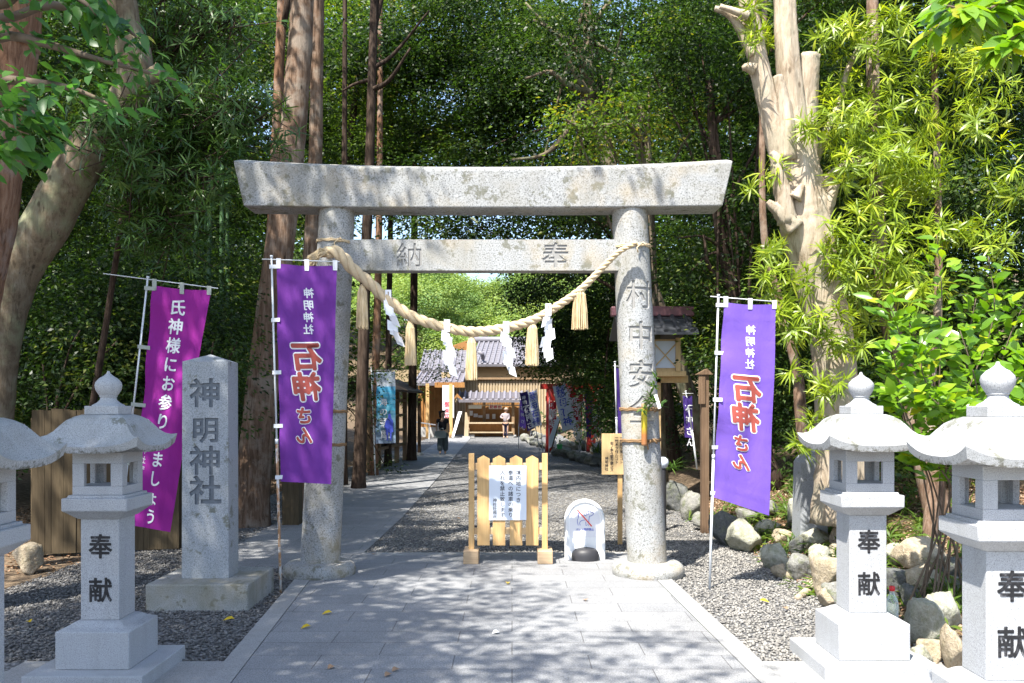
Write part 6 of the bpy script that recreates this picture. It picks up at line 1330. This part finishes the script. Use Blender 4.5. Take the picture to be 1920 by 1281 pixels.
# overhead canopy above the gate's opening
broad('evergreen_tree', 'tall dark evergreen whose branches close the view above the gate opening', (3.8, 21, 0), [(3.2, 21, 4), (2.4, 21, 7), (1.6, 21, 10)], .2, [(*W(x, y, Y), r, r, r * .5) for x, y, Y, r in [(880, 420, 22, .9), (950, 420, 22, 1.0), (1020, 430, 21, 1.0), (1080, 440, 20, .9), (930, 470, 22, .8), (1000, 490, 22, .8), (1060, 500, 21, .8), (1120, 480, 20, .9), (860, 360, 22, 1.0), (930, 340, 22, 1.0), (1000, 350, 21, 1.1), (1070, 350, 20, 1.0), (900, 280, 22, 1.1), (960, 220, 22, 1.2), (1030, 280, 21, 1.1), (1100, 320, 20, 1.0), (880, 180, 23, 1.2), (950, 120, 23, 1.3), (1020, 180, 22, 1.1), (900, 60, 23, 1.4), (990, 40, 23, 1.3), (1110, 400, 19, .9), (840, 120, 24, 1.2), (830, 20, 24, 1.3), (820, 420, 24, .7), (700, 100, 26, 1.2), (760, 350, 27, .8), (870, 300, 25, 1.1), (960, 280, 25, 1.2), (1050, 100, 23, 1.3), (1090, 200, 23, 1.2)] + [(G_.uniform(690, 1140), G_.uniform(-40, 440), G_.uniform(22, 26), G_.uniform(.9, 1.3)) for _ in range(64)] if not (790 < x < 890 and 215 < y < 320)], 460, .115, 'leaf_dark')
broad('broadleaf_tree', 'mid green tree between the thin trunks left of the opening', (-5.6, 24, 0), [(-5.0, 24, 4), (-4.4, 24, 8), (-4.0, 24, 11)], .18, [(*W(x, y, Y), r, r, r * .6) for x, y, Y, r in [(740, 60, 25, 1.2), (800, 30, 25, 1.2), (760, 130, 25, 1.1), (720, 190, 24, 1.0), (790, 180, 25, 1.0), (660, 80, 24, 1.1), (670, 180, 24, 1.1), (740, 260, 24, .9), (680, 270, 23, 1.0), (840, 90, 26, 1.0), (620, 220, 24, 1.0), (780, 300, 26, .8), (650, 30, 23, 1.2), (730, -10, 24, 1.2)]], 560, .095, 'leaf_mid', 'bark_dark', wr=.4)
broad('small_maple', 'small light green tree over the eaves left of the office', (-5.6, 34, 0), [(-5.4, 34, 2), (-5.0, 34, 3.2)], .09, [(*W(x, y, Y), r, r, r * .5) for x, y, Y, r in [(790, 640, 34, .7), (815, 660, 34, .7), (835, 640, 35, .6), (770, 680, 33, .7), (800, 700, 33, .6), (845, 680, 35, .5), (760, 640, 33, .8), (740, 690, 31, .8), (755, 740, 30, .7), (785, 730, 31, .5), (825, 700, 34, .5)]], 300, .10, 'leaf_mid', tb=.2)
broad('shrub', 'dark shrub whose leaves cover the left edge of the blue banner', (-4.2, 20.8, 0), [(-4.1, 20.8, 1.2), (-3.9, 20.8, 2.0)], .05, [(*W(x, y, Y), r, r, r * .6) for x, y, Y, r in [(684, 720, 21, .4), (694, 745, 21, .3), (692, 690, 21, .4), (680, 780, 21, .4), (720, 715, 21.2, .28), (670, 730, 21.5, .5), (720, 870, 22, .3), (735, 880, 23, .3)]], 420, .08, 'leaf_dark')
broad('shrub', 'dark leafy shrub right of the name stone by the cedar', (-4.4, 12.6, 0), [(-4.3, 12.6, 1.0), (-4.2, 12.6, 1.8)], .05, [(*W(x, y, Y), r, r, r * .7) for x, y, Y, r in [(400, 640, 12, .42), (430, 690, 12, .4), (380, 590, 12.3, .5), (445, 640, 12.2, .35), (420, 580, 12.5, .5), (455, 720, 12.2, .3), (380, 700, 12.4, .5), (430, 790, 12.6, .4)]], 520, .075, 'leaf_dark')
broad('shrub', 'dark leafy shrub behind the board fence and left lantern', (-6.2, 12.0, 0), [(-6.1, 12, 1.0), (-6.0, 12, 2.0)], .05, [(*W(x, y, Y), r, r, r * .7) for x, y, Y, r in [(80, 680, 11.6, .5), (130, 730, 11.6, .4), (180, 700, 11.6, .45), (220, 640, 11.8, .5), (250, 720, 11.6, .35), (60, 600, 12, .6), (150, 620, 12, .6), (210, 560, 12, .6), (110, 540, 12.2, .6)]], 460, .08, 'leaf_dark')
# brown leaning trunks behind the camellia
for lab, pts, r in [('brown leaning trunk behind the camellia bush', [(1770, 960, 9.4), (1720, 800, 9.6), (1690, 680, 9.8), (1660, 560, 10), (1640, 300, 10.2)], .15), ('thin brown trunk between the camellia bush and the rightmost lantern', [(1740, 930, 9.0), (1752, 860, 9.2), (1742, 760, 9.5), (1760, 500, 9.8)], .08), ('dark crooked trunk left of the pale tree base', [(1520, 860, 11.5), (1500, 760, 11.6), (1495, 700, 11.8), (1460, 560, 12), (1430, 400, 12)], .09)]:
    P = [W(*p) for p in pts]; P[0].z = bedz(P[0].x, P[0].y) - .1; o = tree('brown_trunk_tree', P[0], lab); mb = MB(); limb(mb, P + [P[-1] + Vector((.2, .6, 3.5))], r, r * .4, 12, .06, 4, 6); mb.build('trunk', M['bark_cedar'], o, True)
    lv = Leaves(); tp = P[-1] + Vector((.2, .6, 3.5)); lobes_leaves(G_, lv, cloud(tp.x + .5, tp.y + .3, tp.z, 1.8, 1.4, 1.2, 9), 160, .10, .45); lv.build('crown', M['leaf_dark'], o)
sp = G(1540, 900); sp = W(1518, 900, 10.4); sp.z = bedz(sp.x, sp.y)
o = thing('stone_post', sp, 'plain grey pointed stone post left of the pale tree trunk', 'stone post'); mb = MB().sq(sp, [(-.1, .16), (.95, .14)]); mb.build('shaft', M['granite_monument'], o); MB().sq(sp, [(.95, .14), (1.18, .02)]).build('pointed_cap', M['granite_monument'], o)

# --- grasses and low plants of the right bed
def tuft(x, y, Y, n, L, lab, mat='leaf_grass', wd=.016, up=.8):
    p = W(x, y, Y); 
    for k_ in range(200):
        q = W(x, y, 6 + k_ * .05)
        if q.z <= bedz(q.x, q.y): p = q; break
    o = thing('grass_tuft', p, lab, 'plant', 'leafy tufts among the boulders'); lv = Leaves(); P = np.array(p)[None] + G_.normal(size=(n, 3)) * np.array([.05, .05, .01]); A = np.stack([G_.normal(0, .6, n), G_.normal(-.15, .6, n), np.abs(G_.normal(up, .3, n))], 1); N = -A * np.array([1, 1, 0]) + np.array([0, 0, .6]) + G_.normal(size=(n, 3)) * .1
    lv.add('strap', P, A, N, L * G_.uniform(.6, 1.2, n), wd, np.clip(G_.normal(.55, .2, n), 0, 1), .75); lv.build('blades', M[mat], o)
for a in [(1560, 1000, 8.6, 40, .42, 'arching bright grass tuft left of the second lantern post', 'leaf_grass', .024), (1515, 1030, 9, 40, .34, 'thin grass tuft draped over a boulder at the gravel edge', 'leaf_grass', .009), (1500, 960, 10, 60, .32, 'dark grassy tuft above the pale rounded boulder', 'leaf_podo_dark', .016), (1545, 930, 9.6, 50, .35, 'leafy tuft at the foot of the pale tree', 'leaf_grass', .018), (1690, 960, 8.5, 60, .42, 'grass tuft behind the second lantern platform', 'leaf_grass', .018), (1740, 990, 8.2, 50, .38, 'grass tuft above the big tan boulder', 'leaf_grass', .016), (1660, 1010, 8.2, 50, .34, 'grass tuft right of the second lantern post', 'leaf_grass', .018), (1790, 1130, 6.7, 40, .34, 'drooping grass tuft beside the rightmost lantern post', 'leaf_grass', .016), (1800, 980, 8, 40, .36, 'grass tuft behind the rightmost lantern platform', 'leaf_grass', .018), (1260, 880, 15, 40, .3, 'dark leafy tuft by the garden light', 'leaf_podo_dark', .02), (1230, 850, 16, 40, .35, 'dark leafy tuft right of the wooden notice board', 'leaf_podo_dark', .02), (1120, 850, 27, 40, .5, 'leafy tuft on the far stone wall', 'leaf_grass', .04), (1085, 835, 30, 30, .4, 'leafy tuft in front of the red banners', 'leaf_podo_dark', .04), (1590, 900, 8.8, 60, .4, 'bright leafy plant behind the light box of the second lantern', 'leaf_podo', .03), (1660, 880, 8.8, 60, .45, 'leafy plant right of the second lantern light box', 'leaf_podo', .03), (1850, 900, 7.6, 40, .4, 'leafy plant seen through the rightmost light box', 'leaf_camellia', .04)]: tuft(*a)
# low green ground cover creeping between the boulders: nobody could count it
lv = Leaves(); C_, D_ = [], []
for _ in range(95):
    x0, y0 = 2.95 + abs(G_.normal(0, 1.1)), G_.uniform(6.3, 15); m_ = int(G_.integers(4, 14))
    for _ in range(m_): xx, yy = x0 + G_.normal() * .16, y0 + G_.normal() * .16; C_.append((xx, yy, bedz(xx, yy) + G_.uniform(.03, .16))); D_.append((G_.normal() * .4, G_.normal() * .4 - .2, 1))
rosettes(G_, lv, np.array(C_), np.array(D_), 9, .13, .022, .5, .5); tag(lv.build('ground_cover', M['leaf_grass']), 'low green plants creeping between the boulders of the right bed', 'ground cover', kind='stuff')
# dry leaves over the bed: litter nobody could count
n = 22000; x = G_.uniform(2.72, 6.2, n); y = G_.uniform(5.5, 16, n); P = np.stack([x, y, [bedz(a, b) + .012 for a, b in zip(x, y)]], 1); lv = Leaves()
lv.add('rhomb', P, G_.normal(size=(n, 3)) * np.array([1, 1, .25]), G_.normal(size=(n, 3)) * .3 + np.array([0, 0, 1]), .06 * G_.uniform(.6, 1.3, n), .025, np.clip(G_.normal(.5, .25, n), 0, 1), .2)
n = 7000; x = G_.uniform(-7.5, -4.0, n); y = G_.uniform(9.5, 22, n); P = np.stack([x, y, [bedz(a, b) + .012 for a, b in zip(x, y)]], 1)
lv.add('rhomb', P, G_.normal(size=(n, 3)) * np.array([1, 1, .25]), G_.normal(size=(n, 3)) * .3 + np.array([0, 0, 1]), .06 * G_.uniform(.6, 1.3, n), .025, np.clip(G_.normal(.4, .25, n), 0, 1), .2)
tag(lv.build('leaf_litter', M['litter']), 'dry brown fallen leaves covering the soil beds', 'leaf litter', kind='stuff')
# single leaves lying on the paving and gravel
for x, y, m, lab in [(623, 1156, 'leaf_yellow', 'curled yellow leaf lying on the left half of the paving'), (583, 1182, 'leaf_yellow', 'small yellow leaf near the left kerb of the paving'), (952, 1101, 'leaf_yellow', 'small yellow leaf in the middle of the paving'), (1098, 1133, 'litter', 'brown curled leaf on the sunlit right half of the paving'), (747, 1263, 'litter', 'brown leaf at the bottom of the paving'), (732, 1272, 'litter', 'darker brown leaf lowest on the paving'), (936, 1193, 'strap', 'pale scrap lying on the middle of the paving'), (1424, 1133, 'leaf_yellow', 'yellow leaf on the gravel beside the right kerb'), (1470, 1146, 'litter', 'brown leaf on the gravel before the second lantern'), (57, 1175, 'leaf_yellow', 'yellow leaf on the dark gravel left of the shaded lantern'), (440, 1168, 'leaf_yellow', 'greenish yellow leaf on the gravel below the plinth'), (856, 976, 'litter', 'reddish leaf on the gravel beside the barrier'), (700, 1045, 'litter', 'small brown leaf where the paving meets the gravel'), (626, 1258, 'litter', 'brown leaf near the lower left of the paving')]:
    p = G(x, y); p.z = .034; lv = Leaves(); a = G_.uniform(0, 6.28); lv.add('broad', np.array([p]), np.array([[math.cos(a), math.sin(a), .25]]), np.array([[0, -.3, 1.]]), .085 if m == 'leaf_yellow' else .06, .05, .6, .35, .3); o = lv.build('fallen_leaf', M[m]); o.data.transform(Matrix.Translation(-p)); o.location = p; tag(o, lab, 'leaf', 'single leaves lying on the ground')

# --- the dense wood either side and behind, and the wood on the hill: masses that read as one
def mass(name, lab, boxes, mat):
    lv = Leaves()
    for (x0, x1, y0, y1, z0, z1, n, r0, r1, dens, L, tb) in boxes:
        lobes = []
        for _ in range(n):
            r = G_.uniform(r0, r1); lobes.append((G_.uniform(x0, x1), G_.uniform(y0, y1), G_.uniform(z0, z1), r * 1.15, r * 1.15, r * G_.uniform(.32, .6)))
        lobes_leaves(G_, lv, lobes, dens * 1.25, L, .5, 'rhomb', r0 * .2, 22, .3, tb)
    return tag(lv.build(name, mat), lab, 'wood', kind='stuff')
mass('wood_foliage', 'dense dark wood left of the path behind the cedars', [(-12, -4.9, 13.2, 16.5, .7, 7.8, 56, .7, 1.3, 800, .085, 0), (-15, -4.9, 17, 24, .6, 12, 60, 1.1, 1.8, 420, .125, 0), (-24, -6.5, 25, 35, 1, 17, 70, 1.8, 2.8, 150, .24, 0), (-26, -10, 35, 46, 1, 13, 50, 1.8, 3.0, 150, .24, 0), (-6, -4.2, 20, 30, 5.0, 12, 16, .8, 1.2, 600, .10, .15), (-15, -5.6, 8.2, 13, 8.6, 11.5, 46, 1.0, 1.6, 260, .18, 0)], M['leaf_dark'])  # last box is canopy out of view overhead, added to darken the wood below
mass('wood_foliage', 'dense dark wood right of the gravel behind the pale tree', [(4.8, 12, 13.5, 16.5, .8, 8.5, 52, .7, 1.3, 800, .085, 0), (3.6, 13, 17.5, 25, .6, 12, 60, 1.1, 1.8, 420, .125, 0), (5.0, 22, 27, 44, 1, 20, 96, 1.8, 3.0, 150, .24, 0), (4.8, 9, 11.6, 13.4, .8, 6.0, 26, .6, 1.0, 800, .085, 0), (5.6, 10, 11, 14, 8.5, 11.5, 26, 1.0, 1.5, 260, .18, 0)], M['leaf_dark'])  # last box is unseen upper canopy, added to keep the sun off this wood
def high():
    lv = Leaves(); lobes = []
    for _ in range(60):
        y = G_.uniform(22.5, 33.5); r = G_.uniform(.7, 1.1) * y / 26; lobes.append((G_.uniform(-.26, .12) * y, y, 1.75 + y * G_.uniform(.275, .46), r, r * 1.2, r * .42))
    lobes_leaves(G_, lv, lobes, 330, .20, .5, 'rhomb', .2, 13, .4, .1)
    lobes = [(G_.uniform(-6.5, -3.0), G_.uniform(27, 33), G_.uniform(8, 14), .9, .9, .6) for _ in range(12)]; lobes_leaves(G_, lv, lobes, 420, .13, .5, 'rhomb', .17, 13, .4, .15); return lv
tag(high().build('wood_foliage', M['leaf_dark']), 'high green boughs closing the view behind the thin trunks', 'wood', kind='stuff')
def hill():
    lv = Leaves()
    for k in range(150):
        x = G_.uniform(-42, 34); y = 67 + 45 * (k + G_.random()) / 150; r = G_.uniform(1.8, 3.4); z = bedz(x, y) + G_.uniform(.8, 3.0) + (3.6 if x < -.085 * y else 1.8 if x > 0 else 0); tb = G_.normal(0, .16); lobes = []
        for _ in range(7):
            u = unit(G_, 1)[0]; s = r * G_.uniform(.4, .62); lobes.append((x + u[0] * r * .8, y + u[1] * r * .8, z + abs(u[2]) * r * .8 + .4, s, s, s * .7))
        lobes_leaves(G_, lv, lobes, 190, .24, .6, 'rhomb', .3, 12, .3, tb)
    return lv
tag(hill().build('hill_wood', M['leaf_hill']), 'sunlit yellow green wood on the hillside beyond the office roof', 'wood', kind='stuff')
